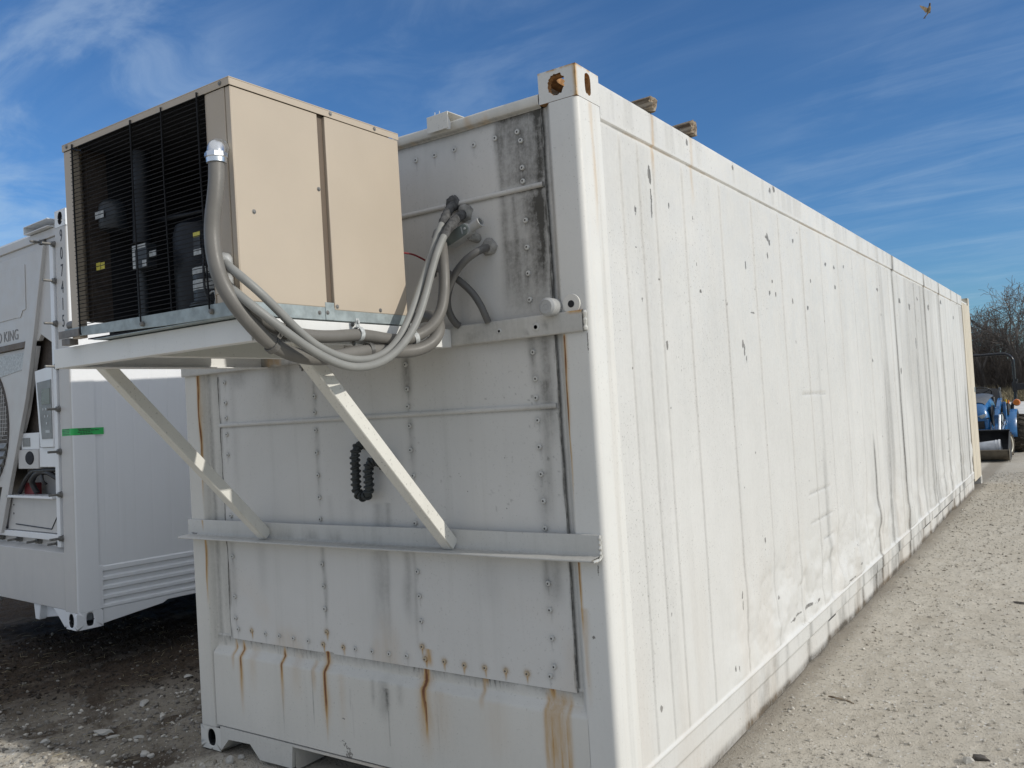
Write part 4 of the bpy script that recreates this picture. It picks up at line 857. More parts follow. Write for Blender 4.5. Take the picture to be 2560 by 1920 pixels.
def rr_bolt(x, y, z, r, parent, off):
    mb = MB(); mb.lathe([(r, 0.004), (r, -0.001), (r * 0.9, -0.0025), (r * 0.5, -0.003)], (x - off.x, y - off.y, z - off.z), 'Y', 16, 0)
    mb.lathe([(r * 0.5, -0.0022), (0.0, -0.0022)], (x - off.x, y - off.y - 0.0009, z - off.z), 'Y', 10, 1); return mb.build('bolt', [M['rivet'], M['rivet_core']], parent, 40)
rr_bolt(2.04, -0.0135, 1.948, 0.0105, BR, OFF); rr_bolt(2.208, -0.0135, 1.947, 0.016, BR, OFF)
# platform: front channel, side channels
def channel(x0, x1, y0, y1, z0, z1, axis, open_dir, name, mat, th=0.006):
    mb = MB()
    if axis == 'x':     # web facing -y
        mb.box(x0, x1, y0, y0 + th, z0, z1); mb.box(x0, x1, y0 + th, y1, z1 - th, z1 - 0.0005); mb.box(x0, x1, y0 + th, y1, z0 + 0.0005, z0 + th)
    else:               # web facing +x (open_dir +1 : web at x1)
        wx0, wx1 = (x1 - th, x1) if open_dir > 0 else (x0, x0 + th); fx0, fx1 = (x0, x1 - th) if open_dir > 0 else (x0 + th, x1)
        mb.box(wx0, wx1, y0, y1, z0, z1); mb.box(fx0, fx1, y0, y1, z1 - th, z1 - 0.0005); mb.box(fx0, fx1, y0, y1, z0 + 0.0005, z0 + th)
    return bpart(mb, name, mat, 0.002)
channel(0.640, 1.797, -1.000, -0.955, 1.905, 1.980, 'x', 0, 'front_beam', M['white_frame'])
channel(1.752, 1.803, -0.994, -0.015, 1.9055, 1.9795, 'y', 1, 'side_beam', M['white_frame'])
channel(0.637, 0.688, -0.954, -0.015, 1.9055, 1.9795, 'y', -1, 'side_beam', M['white_frame'])
channel(1.15, 1.20, -0.954, -0.015, 1.908, 1.977, 'y', 1, 'side_beam', M['cream_frame'])
# braces: bent angle, closed on the lit side
for bx in (1.737, 0.606):
    mb = MB(); w_ = 0.054; h_ = 0.050
    a = Vector((bx, -0.016, 1.111)); b = Vector((bx, -0.790, 1.934)); d = (b - a).normalized(); sd = Vector((1, 0, 0)); u = d.cross(sd)      # u points up / outwards
    if u.z > 0: u = -u                                                                                      # down-front normal
    th = 0.006
    mb.obox((a + b) / 2 + sd * (w_ / 2 - th / 2), sd * th / 2, (b - a) / 2, u * h_ / 2)          # +x leg
    mb.obox((a + b) / 2 + u * (h_ / 2 - th / 2) - sd * th / 2, sd * (w_ / 2 - th / 2), (b - a) / 2, u * th / 2)   # front-down leg
    mb.obox((a + b) / 2 - u * (h_ / 2 - th / 2) - sd * th / 2, sd * (w_ / 2 - th / 2), (b - a) / 2, u * th / 2)
    bpart(mb, 'brace', M['cream_frame'], 0.003)
mb = MB(); mb.cyl((0.93, -0.02, 1.875), (0.93, -0.02, 1.915), 0.005, 8); mb.lathe([(0.012, 1.888), (0.012, 1.9)], (0.93, -0.02, 0), 'Z', 6); mb.lathe([(0.015, 1.9), (0.015, 1.904)], (0.93, -0.02, 0), 'Z', 12)
bpart(mb, 'bolt', M['bolt'], 0)

# ------------------------------------------------------------------ condensing unit
X0, X1, Y0, Y1, Z0, Z1 = 0.845, 1.800, -1.037, -0.270, 1.984, 2.717
AC = empty('condensing_unit', (1.32, -0.65, Z0), label='tan sheet metal refrigeration condenser with black wire grille on the bracket', cat='condensing unit')
AO = Vector((1.32, -0.65, Z0))
def ac(mb, name, mat, bevel=0.002, smooth=None, parent=AC):
    mb.v = [(x - AO.x, y - AO.y, z - AO.z) for x, y, z in mb.v]
    return mb.build(name, mat, parent, smooth, bevel)
mb = MB(); mb.box(X0 - 0.004, X1 + 0.004, Y0 - 0.004, Y1 + 0.002, Z1 - 0.004, Z1)
mb.box(X0 - 0.004, X1 + 0.004, Y0 - 0.004, Y0 - 0.0015, Z1 - 0.026, Z1 - 0.0042); mb.box(X1 + 0.0015, X1 + 0.004, Y0 - 0.0013, Y1 + 0.002, Z1 - 0.026, Z1 - 0.0042); mb.box(X0 - 0.004, X0 - 0.0015, Y0 - 0.0013, Y1 + 0.002, Z1 - 0.026, Z1 - 0.0042)
ac(mb, 'top_cover', M['tan'], 0.0012)
zb = Z0 + 0.043
# right-hand side: two panels with a recessed channel between
mb = MB(); mb.box(X1 - 0.016, X1, Y0 + 0.004, -0.679, zb, Z1 - 0.0265); ac(mb, 'side_panel', M['tan'], 0.0035)
mb = MB(); mb.prism([(-0.646, zb - 0.006), (-0.646, Z1 - 0.0265), (Y1, Z1 - 0.0265), (Y1, zb + 0.055), (Y1 - 0.03, zb - 0.006)] if False else [(-0.646, zb - 0.006), (-0.646, Z1 - 0.0265), (Y1, Z1 - 0.0265), (Y1, zb - 0.006)], X1 - 0.016, X1 + 0.001, 'x'); ac(mb, 'side_panel', M['tan'], 0.003)
mb = MB(); mb.box(X1 - 0.03, X1 - 0.012, -0.6795, -0.6455, zb - 0.004, Z1 - 0.012); ac(mb, 'seam_channel', M['tan_dark'], 0.0015)
# front posts
mb = MB(); mb.box(1.682, 1.774, Y0, Y0 + 0.03, 2.058, Z1 - 0.0265); mb.box(1.776, X1 - 0.001, Y0 + 0.002, Y0 + 0.03, 2.03, Z1 - 0.0265); mb.box(1.676, 1.681, Y0 + 0.002, Y0 + 0.06, 2.03, Z1 - 0.027)
ac(mb, 'front_post', M['tan'], 0.002)
mb = MB(); mb.box(X0, 0.896, Y0, Y0 + 0.03, 2.0, Z1 - 0.0265); ac(mb, 'front_post', M['tan'], 0.002)
mb = MB(); mb.box(X0, X0 + 0.004, Y0 + 0.031, Y1 - 0.005, 2.066, Z1 - 0.0265); ac(mb, 'side_panel', M['tan'], 0.001)
mb = MB(); mb.box(1.690, 1.774, Y0 - 0.001, Y0 + 0.02, 2.026, 2.0575); ac(mb, 'knockout_plate', M['tan'], 0.001)
mb = MB(); mb.box(X0, X1 - 0.018, Y1 - 0.004, Y1, 2.03, Z1 - 0.0265); ac(mb, 'back_panel', M['tan'], 0.001)
# base pan
mb = MB()
mb.prism([(0.80, 2.010), (0.80, 2.040), (1.2, 2.036), (X1 - 0.001, 2.030), (X1 - 0.001, 1.985), (1.4, 1.990)], Y0 - 0.003, Y0 + 0.001, 'y'); mb.box(X1 - 0.004, X1 - 0.001, Y0 + 0.0015, Y1 + 0.004, 1.985, 2.028); mb.box(X1 - 0.0005, X1 + 0.002, -0.690, -0.650, 1.985, 2.045)
mb.box(0.98, X1 - 0.005, Y0 + 0.0015, Y1, 1.984, 1.988)
ac(mb, 'base_pan', M['galv'], 0.001)
mb = MB(); mb.box(0.762, 0.90, Y0 - 0.007, Y0 - 0.0035, 2.006, 2.034); mb.box(0.775, 0.83, Y0 - 0.003, Y0 + 0.03, 1.9815, 2.005); mb.cyl((0.80, Y0 + 0.02, 2.055), (0.88, Y0 + 0.02, 2.055), 0.017, 12); mb.lathe([(0.0, -0.012), (0.012, -0.008), (0.017, 0)], (0.80, Y0 + 0.02, 2.055), 'X', 12)
ac(mb, 'skid_foot', M['galv_dirty'], 0.001)
# interior: dark coil wall, back, compressor, receiver, control
mb = MB(); mb.box(0.868, 0.898, Y0 + 0.055, -0.905, 2.062, Z1 - 0.005); ac(mb, 'coil_shroud', M['brown_grid'], 0)
mb = MB(); mb.box(0.864, 0.897, -0.9045, Y1 - 0.005, 2.0, Z1 - 0.005)
ac(mb, 'condenser_coil', M['cavity'], 0)
mb = MB(); mb.box(0.90, X1 - 0.035, Y1 - 0.03, Y1 - 0.01, 2.0, Z1 - 0.02); ac(mb, 'liner', M['cavity'], 0)
mb = MB(); mb.box(0.91, X1 - 0.03, Y0 + 0.02, Y1 - 0.02, Z1 - 0.020, Z1 - 0.012); ac(mb, 'liner', M['cavity'], 0)
mb = MB(); mb.box(X1 - 0.034, X1 - 0.031, Y0 + 0.06, Y1 - 0.02, 2.03, Z1 - 0.022); ac(mb, 'liner', M['cavity'], 0)
mb = MB(); mb.box(0.94, X1 - 0.035, Y0 + 0.005, Y1 - 0.031, 1.990, 1.994); ac(mb, 'liner', M['cavity'], 0)
mb = MB(); mb.lathe([(0.0, 2.40), (0.05, 2.395), (0.085, 2.37), (0.095, 2.33), (0.095, 2.06), (0.085, 2.02), (0.11, 2.012), (0.11, 2.0), (0.0, 2.0)], (1.30, -0.80, 0), 'Z', 28); ac(mb, 'compressor', M['navy'], 0, 40)
mb = MB(); mb.lathe([(0.0, 2.500), (0.03, 2.497), (0.046, 2.482), (0.050, 2.46), (0.050, 2.40), (0.046, 2.39), (0.0, 2.39)], (0.995, -0.945, 0), 'Z', 24); ac(mb, 'fan_motor', M['steelblue'], 0, 40)
mb = MB(); mb.cyl((1.135, -0.93, 2.0), (1.135, -0.93, 2.22), 0.020, 14); ac(mb, 'accumulator', M['steelblue'], 0, 40)
mb = MB(); mb.cyl((1.10, -0.90, 2.33), (1.12, -0.90, 2.66), 0.034, 14); ac(mb, 'muffler', M['navy'], 0, 40)
mb = MB(); mb.box(1.165, 1.25, -0.985, -0.945, 2.215, 2.300); mb.box(1.2502, 1.292, -0.975, -0.970, 2.245, 2.270); ac(mb, 'pressure_switch', M['steelblue'], 0.002)
mb = MB(); mb.box(1.168, 1.247, -0.9865, -0.9855, 2.284, 2.298); mb.box(1.168, 1.184, -0.9865, -0.9855, 2.218, 2.282); mb.box(1.225, 1.248, -0.9865, -0.9855, 2.218, 2.240); ac(mb, 'label', M['sticker'], 0)
mb = MB(); mb.box(1.252, 1.291, -0.9765, -0.9755, 2.247, 2.268); ac(mb, 'label', M['sticker'], 0)
mb = MB(); mb.box(0.965, 1.02, -0.9975, -0.9965, 2.425, 2.452); ac(mb, 'label', M['sticker'], 0)
mb = MB(); mb.box(0.935, 0.962, -0.985, -0.9845, 2.245, 2.272); mb.box(0.965, 0.990, -0.985, -0.9845, 2.245, 2.270); ac(mb, 'label', M['sticker_yellow'], 0)
# drum with stickers lower right, and a tag above it
DX, DY = 1.575, -0.965
mb = MB(); mb.lathe([(0.0, 2.168), (0.052, 2.168), (0.060, 2.160), (0.060, 2.055), (0.074, 2.048), (0.074, 2.038), (0.055, 2.03), (0.055, 2.0), (0.0, 2.0)], (DX, DY, 0), 'Z', 28, 0)
ac(mb, 'receiver_drum', M['steelblue'], 0, 40)
mb = MB(); mb.lathe([(0.0607, 2.162), (0.0607, 2.140), (0.0604, 2.140)], (DX, DY, 0), 'Z', 28); ac(mb, 'label', M['sticker'], 0, 40)
mb = MB(); mb.lathe([(0.0607, 2.122), (0.0607, 2.090), (0.0604, 2.090)], (DX, DY, 0), 'Z', 28); ac(mb, 'label', M['sticker'], 0, 40)
mb = MB(); mb.box(1.555, 1.590, -1.0155, -1.0145, 2.262, 2.278); ac(mb, 'label', M['sticker_yellow'], 0)
mb = MB(); mb.box(1.555, 1.590, -1.0155, -1.010, 2.223, 2.2615); mb.tube(smooth_path([(1.595, -1.012, 2.223), (1.60, -1.012, 2.19), (1.606, -1.02, 2.15), (1.62, -1.028, 2.08), (1.645, -1.025, 2.035)], 4), 0.004, 6); ac(mb, 'wiring', M['black'], 0, 50)
mb = MB(); mb.box(1.554, 1.592, -1.0155, -1.0145, 2.202, 2.2225); ac(mb, 'label', M['sticker'], 0, 50)
mb = MB(); mb.tube(smooth_path([(1.63, -1.02, 2.07), (1.66, -1.025, 2.075), (1.668, -1.025, 2.05), (1.66, -1.025, 2.03)], 4), 0.003, 6); ac(mb, 'wiring', M['sticker'], 0, 50)
mb = MB(); mb.tube(smooth_path([(1.1, -0.85, 2.42), (1.25, -0.82, 2.42), (1.4, -0.80, 2.41), (1.46, -0.80, 2.33), (1.46, -0.80, 2.2)], 5), 0.010, 8); ac(mb, 'copper_tube', M['navy'], 0, 50)
# wire grille
mb = MB(); yw = Y0 - 0.004; rr = np.random.RandomState(2)
nz_ = 44
for k in range(nz_):
    z = 2.045 + (2.690 - 2.045) * k / (nz_ - 1); mb.tube([(0.896, yw, z + rr.uniform(-.0012, .0012)), (1.28, yw - 0.002, z), (1.682, yw, z + rr.uniform(-.0012, .0012))], 0.0014, 5)
for k, x in enumerate((0.917, 1.285, 1.460, 1.650)):
    dx = (0, 0.008, 0.008, 0.012)[k]; mb.tube([(x, Y0 + 0.004, 2.702), (x, yw - 0.004, 2.703), (x + dx * 0.3, yw - 0.006, 2.45), (x + dx, yw - 0.006, 2.018 if k != 2 else 2.036), (x + dx + 0.004, yw - 0.006, 2.008 if k != 2 else 2.034)], 0.0029 if k != 2 else 0.0025, 6)
ac(mb, 'wire_grille', M['black_wire'], 0, 50)
mb = MB()
for x, z in ((1.297, 2.008), (1.668, 2.008)): mb.lathe([(0.0, -0.012), (0.006, -0.011), (0.009, -0.006), (0.009, 0.0)], (x, Y0 - 0.004, z), 'Y', 10)
ac(mb, 'grille_clip', M['bolt'], 0, 40)
def screw(p, axis, r=0.0062, mat=M['bolt']):
    mb = MB(); o_ = (p[0] - AO.x, p[1] - AO.y, p[2] - AO.z); s_ = -1 if axis == 'Y' else 1
    mb.lathe([(r * 1.25, 0.0), (r * 1.25, s_ * 0.0012), (r * 0.8, s_ * 0.0014), (r * 0.75, s_ * 0.004), (0.0, s_ * 0.0045)], o_, axis, 8); mb.build('screw', mat, AC, 40)
for p in ((X1 + 0.004, -0.62, Z1 - 0.012), (X1 + 0.004, -0.40, Z1 - 0.013), (X1, -0.690, 2.43), (X1, -0.968, 2.31), (X1 + 0.001, -0.635, zb + 0.006), (X1 + 0.001, -0.42, zb + 0.006), (X1 - 0.001, -0.716, 2.008), (X1 + 0.002, -0.682, 2.010)): screw(p, 'X')
for p in ((1.762, Y0 - 0.004, Z1 - 0.013), (0.875, Y0 - 0.004, Z1 - 0.013)): screw(p, 'Y')

# ------------------------------------------------------------------ conduits
def conduit(name, pts, r, mat, label, group='flexible conduits looping from the condenser to the end wall', per=5, taper=None, mb=None):
    o_ = Vector(pts[0]); path = smooth_path(relax(pts, 1), per)
    mb = MB(); mb.tube([p - o_ for p in path], r, 14)
    e = empty(name, o_, label=label, cat='conduit', group=group)
    mb.build('tube', mat, e, 60); return e, o_, path
def part_of(e, o_, mb, name, mat, smooth=40, bevel=0):
    mb.v = [tuple(Vector(q) - o_) for q in mb.v]; return mb.build(name, mat, e, smooth, bevel)
def pvc_nut(mb, a, d, r0, l):
    a = Vector(a); d = Vector(d).normalized(); n = 20; ref = d.orthogonal().normalized(); b = d.cross(ref)
    prof_ = [(0.0, r0 * 1.25), (l * 0.15, r0 * 1.35), (l * 0.75, r0 * 1.22), (l * 0.95, r0 * 1.05), (l, r0 * 0.85)]
    rings = []
    for h, r in prof_: rings.append([a + d * h + (ref * math.cos(2 * math.pi * k / n) + b * math.sin(2 * math.pi * k / n)) * r * (0.93 if k % 4 == 0 and h < l * 0.9 else 1) for k in range(n)])
    vs = [q for rg in rings for q in rg]; fs = [(i * n + k, i * n + (k + 1) % n, (i + 1) * n + (k + 1) % n, (i + 1) * n + k) for i in range(len(rings) - 1) for k in range(n)]
    fs += [tuple(range(n)), tuple((len(rings) - 1) * n + k for k in range(n))]; mb.add(vs, fs)
L1 = [(1.735, -1.037, 2.158), (1.765, -1.068, 2.146), (1.816, -1.08, 2.122), (1.85, -1.064, 2.086), (1.875, -1.028, 2.048), (1.885, -0.972, 1.997), (1.89, -0.903, 1.933), (1.89, -0.833, 1.888), (1.89, -0.758, 1.858), (1.89, -0.662, 1.838), (1.89, -0.584, 1.842), (1.89, -0.509, 1.863), (1.89, -0.446, 1.900), (1.888, -0.39, 1.958), (1.885, -0.335, 2.037), (1.88, -0.275, 2.131), (1.875, -0.215, 2.223), (1.87, -0.164, 2.31), (1.868, -0.115, 2.385), (1.86, -0.058, 2.443), (1.838, 0.0, 2.480), (1.825, 0.04, 2.490)]
e, o_, path = conduit('electrical_conduit', L1, 0.0138, M['conduit_light'], 'thin pale conduit, inner one of two rising together, ending highest on the wall')
mb = MB(); pvc_nut(mb, (1.738, -1.036, 2.157), (0.62, -0.62, -0.25), 0.021, 0.055); part_of(e, o_, mb, 'connector', M['fitting'])
mb = MB(); mb.tube(path[-16:], [0.0142 + 0.0035 * min(1, k / 4) + 0.002 * (k % 2) for k in range(16)], 12); part_of(e, o_, mb, 'wall_sleeve', M['tape'], 60)
L2 = [(1.735, -1.037, 2.098), (1.765, -1.068, 2.086), (1.807, -1.08, 2.064), (1.84, -1.066, 2.031), (1.87, -1.047, 1.999), (1.89, -1.006, 1.962), (1.905, -0.946, 1.917), (1.91, -0.882, 1.876), (1.915, -0.814, 1.846), (1.92, -0.752, 1.822), (1.92, -0.694, 1.813), (1.92, -0.617, 1.816), (1.92, -0.535, 1.838), (1.92, -0.465, 1.878), (1.92, -0.399, 1.932), (1.92, -0.344, 1.997), (1.915, -0.289, 2.095), (1.91, -0.245, 2.182), (1.905, -0.195, 2.267), (1.905, -0.145, 2.339), (1.903, -0.08, 2.395), (1.89, -0.01, 2.432), (1.876, 0.04, 2.446)]
e, o_, path = conduit('electrical_conduit', L2, 0.0142, M['conduit_light'], 'thin pale conduit, outer lower one of two rising together to the wall')
mb = MB(); pvc_nut(mb, (1.738, -1.036, 2.097), (0.62, -0.62, -0.25), 0.020, 0.05); part_of(e, o_, mb, 'connector', M['fitting'])
mb = MB(); mb.tube(path[-17:], [0.0148 + 0.0035 * min(1, k / 4) + 0.002 * (k % 2) for k in range(17)], 12); part_of(e, o_, mb, 'wall_sleeve', M['tape'], 60)
C1 = [(1.790, -1.090, 2.445), (1.791, -1.092, 2.39), (1.787, -1.1, 2.333), (1.776, -1.104, 2.282), (1.770, -1.106, 2.229), (1.774, -1.107, 2.173), (1.786, -1.107, 2.118), (1.802, -1.10, 2.066), (1.818, -1.08, 2.018), (1.83, -1.051, 1.976), (1.84, -1.018, 1.934), (1.84, -0.972, 1.897), (1.84, -0.915, 1.870), (1.84, -0.843, 1.852), (1.84, -0.76, 1.848), (1.84, -0.686, 1.857), (1.835, -0.598, 1.872), (1.83, -0.525, 1.882), (1.833, -0.433, 1.881), (1.842, -0.357, 1.877), (1.86, -0.288, 1.883), (1.88, -0.240, 1.904), (1.89, -0.205, 1.939), (1.882, -0.181, 1.974), (1.85, -0.155, 2.008), (1.80, -0.126, 2.030), (1.74, -0.098, 2.039), (1.66, -0.08, 2.03)]
e, o_, path = conduit('electrical_conduit', C1, 0.0238, M['conduit'], 'thickest grey conduit dropping from the silver elbow on the condenser front')
mb = MB(); mb.tube(smooth_path([(1.752, -1.034, 2.497), (1.765, -1.062, 2.498), (1.783, -1.083, 2.487), (1.790, -1.090, 2.464), (1.790, -1.090, 2.452)], 4), [0.026] * 3 + [0.0275] * 3 + [0.0265] * 6 + [0.0262] * 5, 16)
mb.lathe([(0.0335, -0.006), (0.0335, 0.008), (0.029, 0.011)], (1.790, -1.090, 2.462), 'Z', 8); mb.lathe([(0.029, -0.022), (0.030, -0.008), (0.0335, -0.006)], (1.790, -1.090, 2.462), 'Z', 20); mb.lathe([(0.033, -0.002), (0.033, 0.004), (0.027, 0.008)], (1.752, -1.040, 2.497), 'Y', 8)
part_of(e, o_, mb, 'elbow', M['bright_metal'])
def strap(p, d, r, mat, ear=(0, 0, 1)):
    """one-hole strap hugging the tube at p, tube direction d"""
    p = Vector(p); d = Vector(d).normalized(); ear = Vector(ear); ear = (ear - d * ear.dot(d)).normalized(); b = d.cross(ear); mb = MB()
    for k in range(17):
        a = 2 * math.pi * k / 16
    n = 24; vs = []; fs = []
    for h in (-0.009, 0.009):
        for rr_ in (r, r + 0.0035):
            for k in range(n): vs.append(p + d * h + (ear * math.cos(2 * math.pi * k / n) + b * math.sin(2 * math.pi * k / n)) * rr_)
    for k in range(n):
        k2 = (k + 1) % n; fs += [(n + k, n + k2, 3 * n + k2, 3 * n + k), (k, k2, n + k2, n + k), (2 * n + k, 3 * n + k, 3 * n + k2, 2 * n + k2)]
    mb.add(vs, fs); mb.obox(p + ear * (r + 0.016), d * 0.008, ear * 0.016, b * 0.0016)
    q = p + ear * (r + 0.02) ; mb.tube([q - b * 0.008, q + b * 0.008], 0.006, 8); return mb
part_of(e, o_, strap((1.84, -0.955, 1.889), (0, 0.75, -0.5), 0.0245, M['bolt'], (0.25, -0.1, 1)), 'strap', M['bolt'], 40)
part_of(e, o_, strap((1.83, -0.525, 1.882), (0, 1, 0.05), 0.0245, M['bolt']), 'strap', M['bolt'], 40)
C2 = [(1.745, -1.037, 2.060), (1.775, -1.062, 2.046), (1.815, -1.06, 2.018), (1.838, -1.035, 1.992), (1.834, -0.992, 1.966), (1.832, -0.926, 1.941), (1.832, -0.85, 1.926), (1.832, -0.775, 1.922), (1.832, -0.679, 1.925), (1.832, -0.625, 1.931), (1.832, -0.569, 1.938), (1.832, -0.497, 1.932), (1.832, -0.413, 1.923), (1.838, -0.348, 1.921), (1.852, -0.291, 1.934), (1.875, -0.249, 1.957), (1.893, -0.212, 1.993), (1.90, -0.186, 2.036), (1.902, -0.172, 2.085), (1.898, -0.155, 2.151), (1.886, -0.14, 2.222), (1.862, -0.115, 2.288), (1.81, -0.05, 2.345), (1.752, 0.04, 2.370)]
e, o_, path = conduit('electrical_conduit', C2, 0.0215, M['conduit'], 'grey conduit strapped twice along the sunlit beam face then rising to the wall')
for pp, dd_ in (((1.832, -0.572, 1.938), (0, 1, 0.05)), ((1.850, -0.298, 1.932), (0.3, 0.9, 0.3))):
    mb = strap(pp, dd_, 0.0222, M['sticker']); part_of(e, o_, mb, 'strap', M['sticker'], 40)
    mb = MB(); q = Vector(pp)
    for s_ in (0.036, -0.030): mb.lathe([(0.0085, 0), (0.0085, 0.003), (0.005, 0.004), (0.005, 0.007), (0, 0.008)], (1.806, pp[1], pp[2] + s_), 'X', 8)
    part_of(e, o_, mb, 'screw', M['bolt'])
mb = strap((1.838, -0.905, 1.934), (0, 1, -0.3), 0.022, M['bolt'], (0, -0.2, -1)); part_of(e, o_, mb, 'strap', M['bolt'], 40)
C3 = [(1.990, 0.040, 2.293), (2.004, -0.02, 2.278), (1.985, -0.055, 2.264), (1.94, -0.07, 2.239), (1.886, -0.072, 2.195), (1.856, -0.07, 2.151), (1.829, -0.062, 2.1), (1.818, -0.05, 2.061), (1.827, -0.034, 2.018), (1.838, -0.020, 1.995), (1.842, -0.008, 1.990)]
e, o_, path = conduit('electrical_conduit', C3, 0.0148, M['conduit_dark'], 'dark grey conduit arching left and down from the rightmost wall port')
C4 = [(1.742, -0.024, 2.238), (1.785, -0.034, 2.224), (1.836, -0.046, 2.198), (1.894, -0.046, 2.159), (1.95, -0.044, 2.107), (1.977, -0.038, 2.057), (1.986, -0.026, 2.015), (1.988, -0.012, 1.990)]
e, o_, path = conduit('electrical_conduit', C4, 0.0142, M['conduit_dark'], 'dark grey conduit curving right and down behind the upper wall angle')
mb = MB(); mb.cyl((1.722, -0.020, 2.245), (1.762, -0.029, 2.232), 0.019, 8); mb.cyl((1.745, -0.03, 2.2), (1.745, -0.02, 2.28), 0.011, 8); part_of(e, o_, mb, 'connector', M['bolt'])
# red thermostat wire
pts = [(1.735, -0.27, 2.275), (1.74, -0.2, 2.278), (1.745, -0.15, 2.276), (1.747, -0.1, 2.265), (1.749, -0.06, 2.251), (1.745, -0.026, 2.236)]
mb = MB(); mb.tube(smooth_path(pts, 4), 0.004, 6); o = mb.build('control_wire', M['red_wire'], None, 60); tag(o, 'thin dark red wire running from the condenser back to the wall', 'wire')
# wall ports: putty collars belong to the container
def port(x, z, r, seed, mat=M['putty']):
    mb = MB(); rnd_ = np.random.RandomState(seed); n = 18; rings = []
    for rr_, h in ((1.0, 0.004), (0.95, -0.010), (0.75, -0.022), (0.5, -0.026)):
        rings.append([(x + r * rr_ * (1 + 0.18 * rnd_.normal() * 0.5) * math.cos(2 * math.pi * k / n), 0.026 + h, z + r * rr_ * (1 + 0.18 * rnd_.normal() * 0.5) * math.sin(2 * math.pi * k / n)) for k in range(n)])
    vs = [q for rg in rings for q in rg]; fs = [(i * n + k, i * n + (k + 1) % n, (i + 1) * n + (k + 1) % n, (i + 1) * n + k) for i in range(3) for k in range(n)] + [tuple(3 * n + k for k in range(n))]
    mb.add(vs, fs); mb.build('wall_port', mat, A, 60)
port(1.828, 2.492, 0.034, 2, M['tape']); port(1.885, 2.445, 0.037, 3); port(1.993, 2.288, 0.036, 4); port(1.747, 2.372, 0.036, 5)
# conduit body with cover plate
CB = empty('conduit_body', (1.90, 0.0, 2.345), label='grey conduit body with oblong cover plate under the two pale conduits', cat='conduit fitting')
CO = Vector((1.90, 0.0, 2.345)); dx = Vector((0.94, 0, 0.34)).normalized(); dn = Vector((0, -1, 0)); du = dx.cross(dn); du = -du if du.z < 0 else du
def rounded_bar(c, l, w_, h0, h1, n=10):
    poly_ = []
    for k in range(n + 1): a = -math.pi / 2 + math.pi * k / n; poly_.append((l / 2 + w_ / 2 * math.cos(a), w_ / 2 * math.sin(a)))
    for k in range(n + 1): a = math.pi / 2 + math.pi * k / n; poly_.append((-l / 2 + w_ / 2 * math.cos(a), w_ / 2 * math.sin(a)))
    vs = [Vector(c) + dx * u_ + du * v_ + dn * h0 for u_, v_ in poly_] + [Vector(c) + dx * u_ + du * v_ + dn * h1 for u_, v_ in poly_]; N = len(poly_)
    mb = MB(); mb.add(vs, [tuple(range(N)), tuple(range(2 * N - 1, N - 1, -1))] + [(i, (i + 1) % N, N + (i + 1) % N, N + i) for i in range(N)]); return mb
mb = rounded_bar((1.892, 0, 2.342), 0.088, 0.050, 0.012, 0.058); part_of(CB, CO, mb, 'body', M['fitting'], 40, 0.002)
mb = rounded_bar((1.892, 0, 2.342), 0.084, 0.046, 0.0585, 0.063); part_of(CB, CO, mb, 'cover_plate', M['cover_green'], 40, 0.0015)
mb = MB(); q = Vector((1.892, -0.063, 2.342)) + dx * 0.05; mb.lathe([(0.005, 0), (0.005, -0.003), (0, -0.004)], q, 'Y', 10); mb.add([Vector((1.892, -0.0635, 2.342)) + dx * u_ + du * v_ for u_, v_ in ((0.034, 0.015), (0.040, 0.015), (0.036, -0.014), (0.030, -0.012))], [(0, 1, 2, 3)]); part_of(CB, CO, mb, 'screw', M['sticker'])
mb = MB(); c0 = Vector((1.892, -0.036, 2.342)) + dx * 0.062
n = 20; vs = []; fs = []
for h, r in ((0, 0.019), (0.045, 0.019), (0.047, 0.0215), (0.052, 0.0215), (0.052, 0.0145), (0.02, 0.0140)):
    for k in range(n): a = 2 * math.pi * k / n; vs.append(c0 + dx * h + (du * math.cos(a) + dn * math.sin(a)) * r)
for i in range(5):
    for k in range(n): fs.append((i * n + k, i * n + (k + 1) % n, (i + 1) * n + (k + 1) % n, (i + 1) * n + k))
mb.add(vs, fs); part_of(CB, CO, mb, 'hub', M['fitting'], 40)
mb = MB(); mb.add([c0 + dx * 0.021 + (du * math.cos(a) + dn * math.sin(a)) * 0.0142 for a in np.linspace(0, 6.283, 16, endpoint=False)], [tuple(range(16))]); part_of(CB, CO, mb, 'hub_bore', M['cavity'])
mb = MB(); mb.lathe([(0.02, 0.03), (0.018, -0.02), (0.014, -0.03), (0, -0.03)], (1.936, 0, 2.333), 'Y', 12); part_of(CB, CO, mb, 'back_nipple', M['putty'], 40)

# black ribbed drain trap on the wall
HP = [(1.257, 0.03, 1.532), (1.254, -0.012, 1.525), (1.243, -0.028, 1.49), (1.241, -0.028, 1.454), (1.241, -0.028, 1.412), (1.239, -0.028, 1.369), (1.242, -0.028, 1.330), (1.262, -0.028, 1.306), (1.299, -0.028, 1.307), (1.315, -0.028, 1.341), (1.316, -0.028, 1.383), (1.317, -0.028, 1.418), (1.329, -0.028, 1.447), (1.362, -0.028, 1.457), (1.40, -0.028, 1.45), (1.43, 0.03, 1.445)]
path = smooth_path(HP, 8); D = empty('drain_hose', HP[0], label='black ribbed drain hose bent in a U on the end wall behind a brace', cat='hose')
mb = MB(); rad = []
L_ = 0; 
for i, p in enumerate(path):
    if i: L_ += (p - path[i - 1]).length
    rad.append(0.0165)
mb.tube(path, rad, 12)
